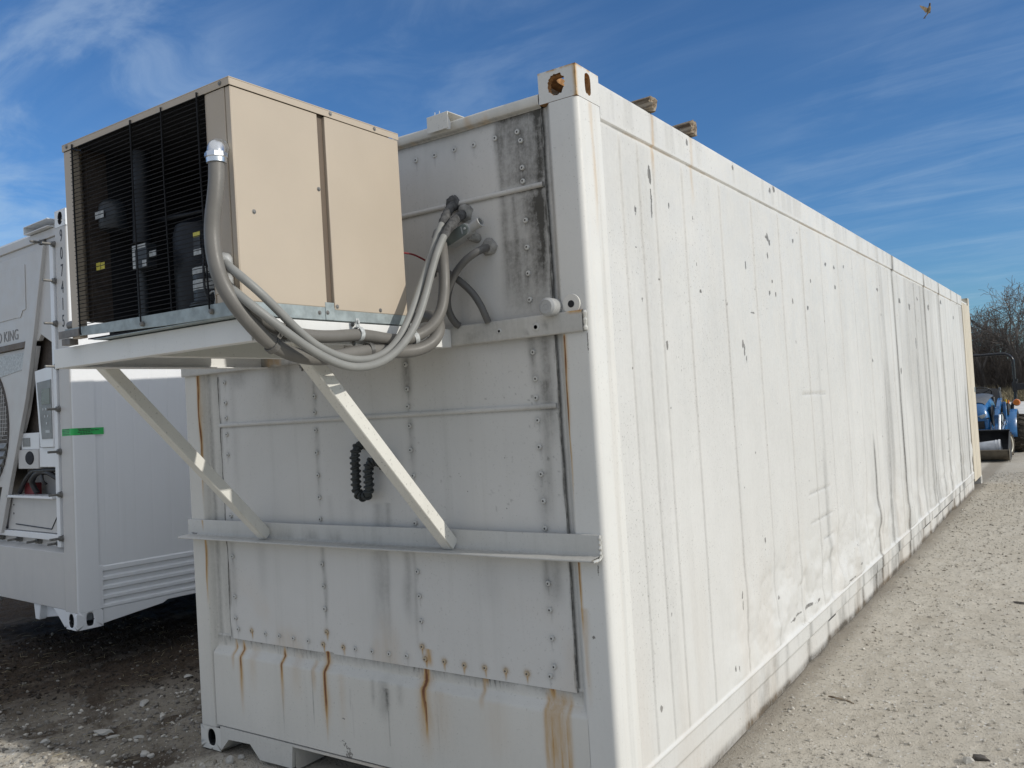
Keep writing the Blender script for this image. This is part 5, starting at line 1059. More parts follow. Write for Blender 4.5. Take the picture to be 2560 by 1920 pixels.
# helical rib
hel = []; L_ = 0; ref = None
for i, p in enumerate(path[6:-4]):
    j = i + 6; d = (path[j + 1] - path[j - 1]).normalized(); L_ += (path[j] - path[j - 1]).length
    b1 = Vector((0, -1, 0)); b1 = (b1 - d * b1.dot(d)).normalized(); b2 = d.cross(b1)
    a_ = L_ / 0.0235 * 2 * math.pi; nx = (path[j + 1] - path[j])
    for q in range(4):
        a2 = a_ + (nx.length / 0.0235) * 2 * math.pi * q / 4; hel.append(p + nx * q / 4 + (b1 * math.cos(a2) + b2 * math.sin(a2)) * 0.0185)
mb.tube(hel, 0.0058, 6)
mb.v = [tuple(Vector(q) - Vector(HP[0])) for q in mb.v]; mb.build('tube', M['hose'], D, 60)
mb = MB(); mb.lathe([(0.03, 0.0), (0.028, -0.012), (0.02, -0.02)], (0, -0.003, 0), 'Y', 16); mb.build('wall_collar', M['putty'], D, 50)
mb = MB(); mb.box(0.115, 0.135, -0.05, -0.03, -0.115, -0.075); mb.build('clip', M['hose'], D, None, 0.003)

# bent steel channel offcut lying on the top rail
CH_ = empty('metal_channel', (1.81, 0.05, 2.823), (0, 0, R(-3)), 'short white steel channel offcut open to the right on the roof edge', 'steel channel')
mb = MB(); x0, x1, y0, y1, z0, z1, th = -0.058, 0.056, -0.075, 0.09, -0.012, 0.030, 0.004
mb.box(x0, x1, y0, y0 + th, z0 - 0.026, z1); mb.box(x0, x1, y0 + th, y1, z1 - th, z1 - 0.0004); mb.box(x0, x0 + th, y0 + th, y1, z0, z1 - th - 0.0002); mb.box(x0 + th, x1 - 0.02, y0 + th, y1, z0, z0 + th)
mb.add([(x1, y0, z0 - 0.026), (x1, y0, z1 - 0.012), (x1 + 0.018, y0 - 0.004, z0 - 0.012), (x1 + 0.014, y0 - 0.004, z0 - 0.036), (x1 - 0.01, y0 - 0.002, z0 - 0.030)], [(0, 1, 2, 3, 4)])
mb.build('channel_body', M['white_sill'], CH_, None, 0.0025)
mb = MB()
for x_ in (-0.03, -0.005): mb.tube([(x_, y0 + 0.02, z1), (x_ + 0.004, y0 + 0.018, z1 + 0.018)], 0.0016, 5)
mb.build('tack_wire', M['white_sill'], CH_)
# two timber ends on the roof
def timber(x, y, w_, h_, label, seed, rz):
    rnd_ = np.random.RandomState(seed); mb = MB(); n = 16; L_ = 0.62; rings = []
    xs_ = np.linspace(0, -L_, 9)
    sh = [(1 + 0.10 * rnd_.normal()) for _ in range(n)]
    for i, xx in enumerate(xs_):
        ring = []
        for k in range(n):
            a = 2 * math.pi * (k + .5) / n; c_, s_ = math.cos(a), math.sin(a); q = (abs(c_) ** 7 + abs(s_) ** 7) ** (-1 / 7) * (0.94 + 0.06 * sh[k])
            ring.append((xx + (0.006 * rnd_.normal() if i == 0 else 0), c_ * q * w_ / 2, h_ / 2 + s_ * q * h_ / 2))
        rings.append(ring)
    vs = [q for rg in rings for q in rg]; fs = [(i * n + k, i * n + (k + 1) % n, (i + 1) * n + (k + 1) % n, (i + 1) * n + k) for i in range(8) for k in range(n)] + [tuple(range(n)), tuple(8 * n + k for k in range(n))]
    mb.add(vs, fs); o = mb.build('timber_block', M['wood'], None, 35); o.location = (x, y, 2.879); o.rotation_euler = (0, R(-2), rz); tag(o, label, 'timber')
timber(2.452, 0.652, 0.060, 0.062, 'weathered timber end jutting over the roof edge, nearer to the corner casting', 4, 0.02)
timber(2.455, 1.105, 0.068, 0.066, 'weathered timber end jutting over the roof edge, second from the corner casting', 6, -0.03)

# ------------------------------------------------------------------ container B (refrigerated)
LEN_B = 12.192
B = empty('refrigerated_container', (-1.8393, 0.3711, 0.3149), (-0.01897, -0.00093, -0.06692), 'clean white refrigerated container with cooling machinery end and green tape on its corner', 'shipping container')
def b(mb, name, mat, bevel=0.004, parent=None, smooth=None): return mb.build(name, mat, parent or B, smooth, bevel)
for sx_, xr in ((1, 0.0), (-1, -WID)):
    r = 0.02; s_ = sx_
    pl_ = [(-0.165, 0.0)] + [(-r + r * math.sin(a), r - r * math.cos(a)) for a in np.linspace(0, math.pi / 2, 7)] + [(0, 0.16), (-0.165, 0.16)]
    mb = MB(); mb.prism([(xr + u if s_ > 0 else xr - u, v) for u, v in pl_], 0.112, 2.785, 'z'); po = b(mb, 'corner_post', [M['clean_white'], M['dull_shaded']], 0, None, 38)
    for p in po.data.polygons: p.material_index = 1 if p.normal.y < -0.75 else 0  # shade painted in: front faces get the darker white
for xo, sx_, yo, sy_ in ((0, 1, 0, -1), (-WID, -1, 0, -1), (0, 1, LEN_B, 1), (-WID, -1, LEN_B, 1)):
    c_ = casting(B, xo + 0.002 * sx_, sx_, yo + 0.002 * sy_, sy_, 2.778, M['clean_white']); weld_merge(c_, 0.008)
    c_ = casting(B, xo + 0.002 * sx_, sx_, yo + 0.002 * sy_, sy_, 0.0, M['clean_white'], topz=False); weld_merge(c_, 0.012)
# long side: upper plain sheets, lower horizontal corrugation
zc = [(0.115, -0.010), (0.120, -0.003), (0.128, -0.002), (0.140, -0.004)]
base_c = []
for k in range(4):
    z0_ = 0.150 + 0.065 * k
    base_c += [(z0_, -0.022), (z0_ + 0.018, -0.022), (z0_ + 0.030, -0.004), (z0_ + 0.050, -0.004), (z0_ + 0.060, -0.022)]
base_c = base_c[:-2] + [(0.402, -0.004), (0.410, -0.012), (0.416, -0.012)]
prof_ = zc + base_c + [(0.46, -0.009), (1.2, -0.009), (2.0, -0.009), (2.70, -0.009), (2.71, -0.003), (2.80, -0.003), (2.87, -0.003), (2.874, -0.03)]
yy = axis_pts([(0.160, 2.2, 0.004), (2.2, 12.03, 0.03)])
pz = np.array([p[0] for p in prof_]); px = np.array([p[1] for p in prof_])
YY, ZZ = np.meshgrid(yy, pz, indexing='ij'); XX = np.broadcast_to(px, YY.shape).copy()
up_ = sstep(ZZ, 0.415, 0.45) * (1 - sstep(ZZ, 2.69, 2.70)); low_ = (ZZ > 0.145) * (ZZ < 0.412)
for sy_ in [0.219, 0.316, 0.442, 0.569, 0.714, 0.86, 1.0] + [1.0 + 0.142 * k for k in range(1, 77)]:
    XX += -0.0011 * up_ * np.exp(-((YY - sy_) / 0.0045) ** 2)
XX = np.where((low_ > 0) & (YY < 0.185), -0.003, XX)
grid_obj('side_wall', np.stack([XX, YY, ZZ], -1), M['clean_white'], B, None, False).data.set_sharp_from_angle(angle=R(30))
# bottom side rail with gooseneck step
mb = MB(); mb.prism([(0.180, 0.1145), (0.180, 0.014), (0.62, 0.066), (0.66, 0.086), (3.4, 0.088), (3.5, 0.02), (12.0, 0.02), (12.0, 0.1145)], -0.16, -0.006, 'x'); b(mb, 'bottom_rail', M['clean_white'], 0.003)
mb = MB(); mb.box(-WID + 0.01, -0.02, 0.17, 12.05, 0.10, 0.1145); b(mb, 'floor', M['cavity'], 0)
mb = MB(); mb.box(-WID + 0.01, -0.012, 0.05, 12.15, 2.80, 2.83); b(mb, 'roof', M['clean_white'], 0)
mb = MB(); mb.box(-WID + 0.002, -WID + 0.01, 0.16, 12.03, 0.115, 2.86); b(mb, 'side_wall', M['clean_white'], 0)
mb = MB(); mb.box(-2.27, -0.17, 12.10, 12.15, 0.12, 2.79); b(mb, 'back_wall', M['clean_white'], 0)
for x_, y_ in ((-0.30, 2.2), (-2.14, 3.4), (-0.30, 11.2), (-2.14, 11.2)):  # unseen timber crib blocks holding the raised container up
    mb = MB(); mb.box(x_ - 0.22, x_ + 0.22, y_ - 0.12, y_ + 0.12, -0.42, 0.0995); b(mb, 'timber_crib', M['wood'], 0.006)
# end frame
mb = MB(); mb.box(-2.272, -0.166, 0.004, 0.10, 2.735, 2.795); mb.box(-2.272, -0.166, 0.018, 0.10, 2.68, 2.7345); b(mb, 'top_rail', M['dull_shaded'], 0.004)
mb = MB(); mb.prism([(0.0, 0.125), (0.0, 0.515), (0.045, 0.545), (0.045, 0.62), (0.10, 0.62), (0.10, 0.125)], -2.272, -0.166, 'x'); b(mb, 'end_sill', M['dull_shaded'], 0.004)
mb = MB()
mb.prism([(-0.180, 0.1245), (-0.166, 0.1245), (-0.166, 0.02), (-0.190, 0.004), (-0.355, 0.1245)], 0.002, 0.05, 'y'); b(mb, 'gusset', M['clean_white'], 0.003)
for x in (-0.64, -1.73):
    mb = MB(); mb.prism([(x - 0.05, 0.1245), (x + 0.06, 0.1245), (x + 0.035, 0.012), (x - 0.025, 0.012)], 0.01, 0.06, 'y'); mb.prism([(x + 0.045, 0.1243), (x + 0.33, 0.1243), (x + 0.25, 0.05), (x + 0.03, 0.02)], 0.058, 0.10, 'y'); b(mb, 'fork_pocket', M['clean_white'], 0.004)
mb = MB(); mb.box(-0.236, -0.182, -0.012, 0.05, 0.555, 2.6805); mb.box(-2.25, -2.20, -0.012, 0.05, 0.555, 2.6805); mb.box(-2.1995, -0.2365, -0.010, 0.05, 0.598, 0.640); b(mb, 'mounting_flange', M['clean_white'], 0.003)
def studbolt(x, z):
    mb = MB(); mb.lathe([(0.024, 0.018), (0.024, -0.004), (0.019, -0.006), (0.019, -0.022), (0.009, -0.024), (0.009, -0.085), (0, -0.087)], (x, 0, z), 'Y', 10); return mb.build('bolt', M['bolt'], B, 35)
first = None
for x, z in [(-0.178, 2.67), (-0.176, 2.41), (-0.176, 2.11), (-0.176, 1.81), (-0.172, 1.513), (-0.174, 1.217), (-0.178, 0.92), (-0.182, 0.617)]: studbolt(x, z)
for x in (-0.29, -0.62, -0.95, -1.26, -1.6, -1.95): studbolt(x, 0.575).location = (0, 0.03, 0)
studbolt(-0.36, 2.712)
# machinery bay
mb = MB(); mb.box(-2.2, -0.237, 0.06, 0.10, 1.2, 2.68); mb.box(-2.2, -0.237, 0.18, 0.20, 0.62, 1.1995); b(mb, 'bay_liner', M['brown_grid'], 0)
mb = MB(); mb.prism([(-2.195, 2.675), (-0.2375, 2.675), (-0.2375, 1.98), (-0.42, 2.06), (-0.46, 2.02), (-2.195, 2.02)], -0.004, 0.03, 'y'); b(mb, 'evaporator_cover', M['dull_shaded'], 0.004)
mb = MB(); mb.prism([(-2.15, 2.60), (-0.645, 2.60), (-0.645, 2.268), (-0.70, 2.262), (-0.74, 2.215), (-0.80, 2.22), (-2.15, 2.22)], -0.009, -0.0045, 'y'); b(mb, 'access_door', M['dull_shaded'], 0.002)
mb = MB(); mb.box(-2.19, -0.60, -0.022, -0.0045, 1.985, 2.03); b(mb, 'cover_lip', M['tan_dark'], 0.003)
mb = MB(); mb.prism([(-2.195, 1.984), (-0.5, 1.984), (-0.70, 1.50), (-1.05, 0.96), (-2.195, 0.96)], 0.0, 0.03, 'y'); b(mb, 'condenser_panel', M['dull_shaded'], 0.003)
mb = MB(); mb.prism([(-1.18, 1.955), (-0.66, 1.955), (-0.62, 1.84), (-1.14, 1.80)], -0.004, -0.0005, 'y'); b(mb, 'label', M['sticker'], 0)
mb = MB(); poly_ = [(-1.52 + 0.52 * math.cos(a), 1.44 + 0.52 * math.sin(a)) for a in np.linspace(0, 6.283, 40, endpoint=False)]; mb.prism(poly_, -0.004, -0.0005, 'y')
b(mb, 'fan_opening', M['brown_grid'], 0)
mb = MB()
for k in range(34):
    x = -2.02 + k * 0.031
    h = math.sqrt(max(0, 0.51 ** 2 - (x + 1.52) ** 2))
    if h > 0.05: mb.tube([(x, -0.014, 1.44 - h * 0.35), (x, -0.014, 1.44 + h)], 0.0022, 4); 
    z = 0.95 + k * 0.031; h = math.sqrt(max(0, 0.51 ** 2 - (z - 1.44) ** 2))
    if h > 0.05 and z > 1.28: mb.tube([(-1.52 - h, -0.012, z), (-1.52 + h, -0.012, z)], 0.0022, 4)
b(mb, 'fan_guard', M['dull_shaded'], 0)
mb = MB()
for k in range(6):
    z0_ = 0.945 + k * 0.06; h = math.sqrt(max(0, 0.51 ** 2 - (z0_ + 0.025 - 1.44) ** 2))
    if h > 0.05: mb.prism([(-0.006, z0_), (-0.030, z0_ + 0.012), (-0.006, z0_ + 0.052)], -1.52 - h, -1.52 + h, 'x')
b(mb, 'louvre', M['grey_panel'], 0.002)
Rr = [(-0.285, 2.68), (-0.47, 2.08), (-0.63, 1.62), (-0.98, 0.92), (-1.12, 0.62)]
for i, ((xa, za), (xb, zb_)) in enumerate(zip(Rr, Rr[1:])): pass
mb = MB(); N = len(Rr)
vs = []
for y in (-0.03, 0.0):
    vs += [(x, y, z) for x, z in Rr] + [(x - 0.125, y, z) for x, z in Rr]
fs = []
for i in range(N - 1): fs += [(i, i + 1, N + i + 1, N + i), (2 * N + i, 3 * N + i, 3 * N + i + 1, 2 * N + i + 1), (i, 2 * N + i, 2 * N + i + 1, i + 1), (N + i, N + i + 1, 3 * N + i + 1, 3 * N + i)]
mb.add(vs, fs); b(mb, 'strut', M['dull_shaded'], 0.003)
mb = MB(); mb.box(-0.60, -0.237, 0.03, 0.05, 1.732, 1.752); b(mb, 'cross_rail', M['clean_white'], 0.003)
mb = MB(); mb.box(-0.80, -0.507, 0.0, 0.06, 1.24, 1.36); b(mb, 'handle_box', M['clean_white'], 0.003)
mb = MB(); mb.box(-0.77, -0.65, -0.004, -0.0005, 1.262, 1.325); b(mb, 'recess', M['grey_panel'], 0)
mb = MB(); mb.box(-0.84, -0.507, -0.008, 0.06, 1.10, 1.2395); b(mb, 'switch_panel', M['dull_shaded'], 0.003)
mb = MB(); mb.lathe([(0.0, -0.016), (0.055, -0.014), (0.062, -0.0085)], (0, 0, 0), 'Y', 26); o = b(mb, 'socket', M['cavity'], 0); o.location = (-0.645, 0, 1.178); o.scale = (1.15, 1, 0.80)
mb = MB(); mb.prism([(-0.505, 1.80), (-0.2375, 1.82), (-0.2375, 1.25), (-0.445, 1.25)], -0.018, 0.10, 'y'); mb.box(-0.505, -0.2375, 0.0, 0.06, 1.11, 1.249); o_dc = b(mb, 'display_controller', M['clean_white'], 0.004)
mb = MB(); mb.prism([(-0.465, 1.715), (-0.245, 1.725), (-0.245, 1.31), (-0.405, 1.31)], -0.0225, -0.0185, 'y'); b(mb, 'keypad', M['grey_panel'], 0, o_dc)
mb = MB(); mb.box(-0.39, -0.262, -0.025, -0.023, 1.555, 1.665); b(mb, 'screen', M['screen'], 0, o_dc)
mb = MB()
for x, z in ((-0.37, 1.52), (-0.33, 1.52), (-0.29, 1.52), (-0.345, 1.47), (-0.30, 1.47), (-0.32, 1.42)): mb.box(x - 0.009, x + 0.009, -0.025, -0.023, z - 0.008, z + 0.008)
mb.box(-0.345, -0.27, -0.025, -0.023, 1.352, 1.372); b(mb, 'button', M['sticker'], 0, o_dc)
# open compartment with hoses, tray and kick plate
mb = MB(); mb.box(-1.10, -0.2375, 0.16, 0.17, 0.90, 1.10); b(mb, 'compartment_back', M['dull_shaded'], 0)
mb = MB(); mb.tube(smooth_path([(-0.24, 0.05, 1.03), (-0.34, 0.04, 1.035), (-0.45, 0.03, 1.07), (-0.62, 0.03, 1.065), (-0.71, 0.03, 1.0), (-0.68, 0.05, 0.92)], 5), 0.020, 10); mb.tube(smooth_path([(-0.3, 0.05, 1.09), (-0.5, 0.02, 1.085), (-0.70, 0.03, 1.075), (-0.84, 0.03, 1.0), (-0.95, 0.04, 0.92)], 5), 0.016, 10); mb.tube(smooth_path([(-0.52, 0.02, 1.05), (-0.46, 0.0, 1.01), (-0.45, 0.02, 0.985)], 4), 0.010, 8); b(mb, 'cable_loom', M['black'], 0, None, 60)
mb = MB(); mb.box(-0.92, -0.76, 0.06, 0.12, 0.90, 0.99); b(mb, 'junction_box', M['red'], 0.005)
mb = MB(); mb.box(-1.02, -0.262, -0.030, 0.10, 0.888, 0.906); b(mb, 'tray', M['clean_white'], 0.003)
mb = MB(); mb.prism([(-1.03, 0.885), (-0.2375, 0.885), (-0.2375, 0.645), (-1.10, 0.645)], 0.012, 0.03, 'y'); b(mb, 'kick_plate', M['dull_shaded'], 0.002)
mb = MB(); mb.tube([(-0.955, 0.010, 0.688), (-0.365, 0.010, 0.672), (-0.275, 0.010, 0.762)], 0.0045, 5); b(mb, 'gasket', M['black'], 0)
mb = MB()
for x, z in ((-0.985, 0.83), (-0.99, 0.765), (-0.27, 2.64)): mb.lathe([(0.007, 0.0), (0.007, -0.004), (0, -0.005)], (x, 0.012, z), 'Y', 8)
b(mb, 'screw', M['bolt'], 0)
# lettering
def text_mesh(s, name, mat, parent, loc, h, wscale=1.0, rot=(R(90), 0, 0), align='LEFT', thick=0.0008):
    cu = bpy.data.curves.new(name, 'FONT'); cu.body = s; cu.size = 1.0; cu.align_x = align; cu.extrude = thick / h
    tmp = bpy.data.objects.new(name + '_tmp', cu); COL.objects.link(tmp)
    dg = bpy.context.evaluated_depsgraph_get(); me = bpy.data.meshes.new_from_object(tmp.evaluated_get(dg)); COL.objects.unlink(tmp); bpy.data.objects.remove(tmp)
    me.materials.clear(); me.materials.append(mat); me.name = name
    o = bpy.data.objects.new(name, me); COL.objects.link(o); o.parent = parent; o.location = loc; o.rotation_euler = rot; k = h / 0.70; o.scale = (k * wscale, k, h); return o
for s_, z in zip('907415', (2.716, 2.592, 2.472, 2.355, 2.238, 2.120)):
    text_mesh(s_, 'digit', M['ink'], B, (-0.092, -0.0012, z - 0.042), 0.085, 0.62)
text_mesh('THERMO KING', 'lettering', M['ink_soft'], B, (-1.52, -0.0058, 2.062), 0.078, 0.98)
# green tape wrapped round the corner post, with scribbled black lines
mb = MB(); mb.add([(-0.141, -0.0012, 1.322), (-0.141, -0.0012, 1.371), (-0.02, -0.0012, 1.372), (-0.02, -0.0012, 1.324)], [(0, 1, 2, 3)])
pr_ = [(-0.02 + 0.0212 * math.sin(a), 0.02 - 0.0212 * math.cos(a)) for a in np.linspace(0, math.pi / 2, 7)] + [(0.0012, 0.219)]
for (xa, ya), (xb, yb) in zip(pr_, pr_[1:]): mb.add([(xa, ya, 1.324), (xa, ya, 1.372), (xb, yb, 1.372), (xb, yb, 1.324)], [(0, 1, 2, 3)])
mb.v = [(x, y, z) for x, y, z in mb.v]; tape = b(mb, 'green_tape', M['green'], 0); tape['label'] = 'bright green tape with black scribble'
mb = MB(); rr = np.random.RandomState(4)
for row, (z, y0_, y1_) in enumerate(((1.366, 0.04, 0.13), (1.356, 0.045, 0.185), (1.344, 0.04, 0.13), (1.332, 0.055, 0.145))):
    y = y0_
    while y < y1_:
        l = rr.uniform(0.008, 0.022); mb.box(0.0012, 0.0022, y, min(y + l, y1_), z - 0.0028, z + 0.0028); y += l + rr.uniform(0.002, 0.006)
    x = -0.132
    while x < -0.045: l = rr.uniform(0.01, 0.025); mb.box(x, x + l, -0.0022, -0.0012, z - 0.002, z + 0.002); x += l + 0.003
b(mb, 'scribble', M['ink'], 0, tape)
# channel piece on container B's roof
CB2 = empty('metal_channel', (-1.8393 - 0.42, 0.47, 0.3149 + 2.80), (0, 0, R(-4)), 'white steel channel lying open ended on the clean container roof at far left', 'steel channel')
mb = MB(); mb.box(-0.16, 0.22, 0.055, 0.06, 0.0, 0.058); mb.box(-0.16, 0.22, -0.05, 0.0545, 0.053, 0.058); mb.box(-0.16, 0.22, -0.05, 0.0545, 0.0, 0.005); mb.build('channel_body', M['clean_white'], CB2, None, 0.001)
mb = MB(); mb.box(-0.166, -0.1605, -0.05, 0.06, 0.0, 0.058); mb.build('end_plate', M['clean_white'], CB2)

# ------------------------------------------------------------------ tractor
T = empty('compact_tractor', (1.98, 16.0, 0.0), (0, 0, R(-1.0)), 'blue compact tractor with front loader bucket and black roll bar behind the container', 'tractor')
def tp(mb, name, mat, bevel=0.006, parent=None, smooth=None): return mb.build(name, mat, parent or T, smooth, bevel)
# loader bucket, curled back: lip, belly, back
prof_ = [(0.0, 0.225), (0.06, 0.14), (0.14, 0.06), (0.26, 0.012), (0.42, 0.02), (0.54, 0.10), (0.60, 0.24), (0.60, 0.40), (0.56, 0.52), (0.50, 0.575)]
mb = MB(); n = len(prof_)
inn = []
for i in range(n):
    a = Vector(prof_[max(0, i - 1)]); b_ = Vector(prof_[min(n - 1, i + 1)]); d = (b_ - a).normalized(); inn.append((prof_[i][0] - d.y * 0.016, prof_[i][1] + d.x * 0.016))
outer = [(-0.59, y, z) for y, z in prof_] + [(0.59, y, z) for y, z in prof_]; inner = [(-0.59, y, z) for y, z in inn] + [(0.59, y, z) for y, z in inn]
mb.add(outer, [(i, i + 1, n + i + 1, n + i) for i in range(4)], 1); mb.add(outer, [(i, i + 1, n + i + 1, n + i) for i in range(4, n - 1)], 0)
mb.add(inner, [(i, n + i, n + i + 1, i + 1) for i in range(n - 1)], 0); mb.add([outer[0], outer[n], inner[n], inner[0]], [(0, 1, 2, 3)], 1); mb.add([outer[n - 1], outer[2 * n - 1], inner[2 * n - 1], inner[n - 1]], [(0, 1, 2, 3)], 0)
for x0, x1 in ((-0.605, -0.591), (0.591, 0.605)): mb.prism(prof_ + [(0.42, 0.56), (0.02, 0.27)], x0, x1, 'x', 0)
mb.prism([(0.50, 0.575), (0.505, 0.600), (0.44, 0.590), (0.46, 0.565)], -0.605, 0.605, 'x', 0)
bk = tp(mb, 'loader_bucket', [M['black'], M['dusty']], 0.003, None, 35)
mb = MB(); mb.box(-0.605, 0.608, -0.02, 0.06, 0.222, 0.232); mb.prism([(-0.0, 0.232), (0.10, 0.262), (0.08, 0.06), (0.03, 0.0), (-0.02, 0.02)], 0.606, 0.616, 'x'); tp(mb, 'cutting_edge', M['dusty'], 0.003, bk)
# hood and nose
rings = []
for y, w_, zt, zb_ in ((0.86, 0.17, 0.86, 0.56), (0.90, 0.21, 0.98, 0.52), (1.0, 0.235, 1.08, 0.50), (1.2, 0.25, 1.17, 0.50), (1.6, 0.265, 1.24, 0.50), (2.0, 0.27, 1.26, 0.50)):
    ring = []
    for k in range(25):
        a = math.pi * k / 24; c_, s_ = math.cos(a), math.sin(a); q = (abs(c_) ** 3.2 + abs(s_) ** 3.2) ** (-1 / 3.2); ring.append((c_ * q * w_, y + 0.05 * (1 - s_) * (y < 0.95), zb_ + s_ * q * (zt - zb_)))
    rings.append(ring)
mb = MB(); vs = [p for rg in rings for p in rg]; K = 25
mb.add(vs, [(i * K + k, i * K + k + 1, (i + 1) * K + k + 1, (i + 1) * K + k) for i in range(5) for k in range(K - 1)] + [tuple(range(K))]); hd = tp(mb, 'hood', M['blue'], 0, None, 50)
mb = MB(); rr2 = []
for y, w_, zt in ((1.06, 0.15, 1.118), (1.3, 0.19, 1.205), (1.7, 0.21, 1.262), (2.0, 0.22, 1.285)): rr2.append([(w_ * math.cos(a), y, zt - 0.05 + 0.062 * math.sin(a)) for a in np.linspace(0, math.pi, 13)])
vs = [p for rg in rr2 for p in rg]; mb.add(vs, [(i * 13 + k, i * 13 + k + 1, (i + 1) * 13 + k + 1, (i + 1) * 13 + k) for i in range(3) for k in range(12)]); tp(mb, 'hood_cap', M['hoodcap'], 0, hd, 50)
mb = MB(); mb.box(-0.14, 0.14, 0.842, 0.87, 0.60, 0.76); mb.prism([(0.10, 0.78), (0.225, 0.83), (0.225, 0.80), (0.12, 0.745), (-0.12, 0.745), (-0.225, 0.80), (-0.225, 0.83), (-0.10, 0.78)], 0.846, 0.87, 'y'); tp(mb, 'grille', M['black'], 0.003, hd)
mb = MB(); mb.prism([(-0.205, 0.79), (0.205, 0.79), (0.22, 0.755), (-0.22, 0.755)], 0.838, 0.86, 'y'); mb.prism([(-0.19, 0.59), (0.19, 0.59), (0.17, 0.53), (-0.17, 0.53)], 0.83, 0.87, 'y'); mb.prism([(0.15, 0.75), (0.215, 0.76), (0.19, 0.57), (0.155, 0.60)], 0.836, 0.87, 'y'); mb.prism([(-0.15, 0.75), (-0.215, 0.76), (-0.19, 0.57), (-0.155, 0.60)], 0.836, 0.87, 'y'); tp(mb, 'nose_bezel', M['blue'], 0.004, hd)
for s_ in (-1, 1):
    mb = MB(); mb.prism([(s_ * 0.03, 0.86), (s_ * 0.18, 0.905), (s_ * 0.16, 0.83), (s_ * 0.10, 0.80)], 0.832, 0.90, 'y'); tp(mb, 'headlight', M['lamp'], 0.006, hd)
    mb = MB(); mb.prism([(1.0, 1.0), (1.02, 0.76), (1.25, 0.62), (1.55, 0.62), (1.55, 1.02), (1.2, 1.06)], s_ * 0.250, s_ * 0.262, 'x'); tp(mb, 'side_screen', M['black'], 0.003, hd)
mb = MB(); mb.box(-0.17, 0.17, 0.80, 2.6, 0.36, 0.50); mb.box(-0.24, 0.24, 0.80, 0.84, 0.40, 0.55); mb.box(-0.45, 0.45, 1.18, 1.26, 0.22, 0.32); mb.box(-0.30, 0.30, 1.9, 3.0, 0.34, 0.52); mb.box(-0.42, 0.42, 2.60, 2.72, 0.38, 0.46); tp(mb, 'chassis', M['black'], 0.01)
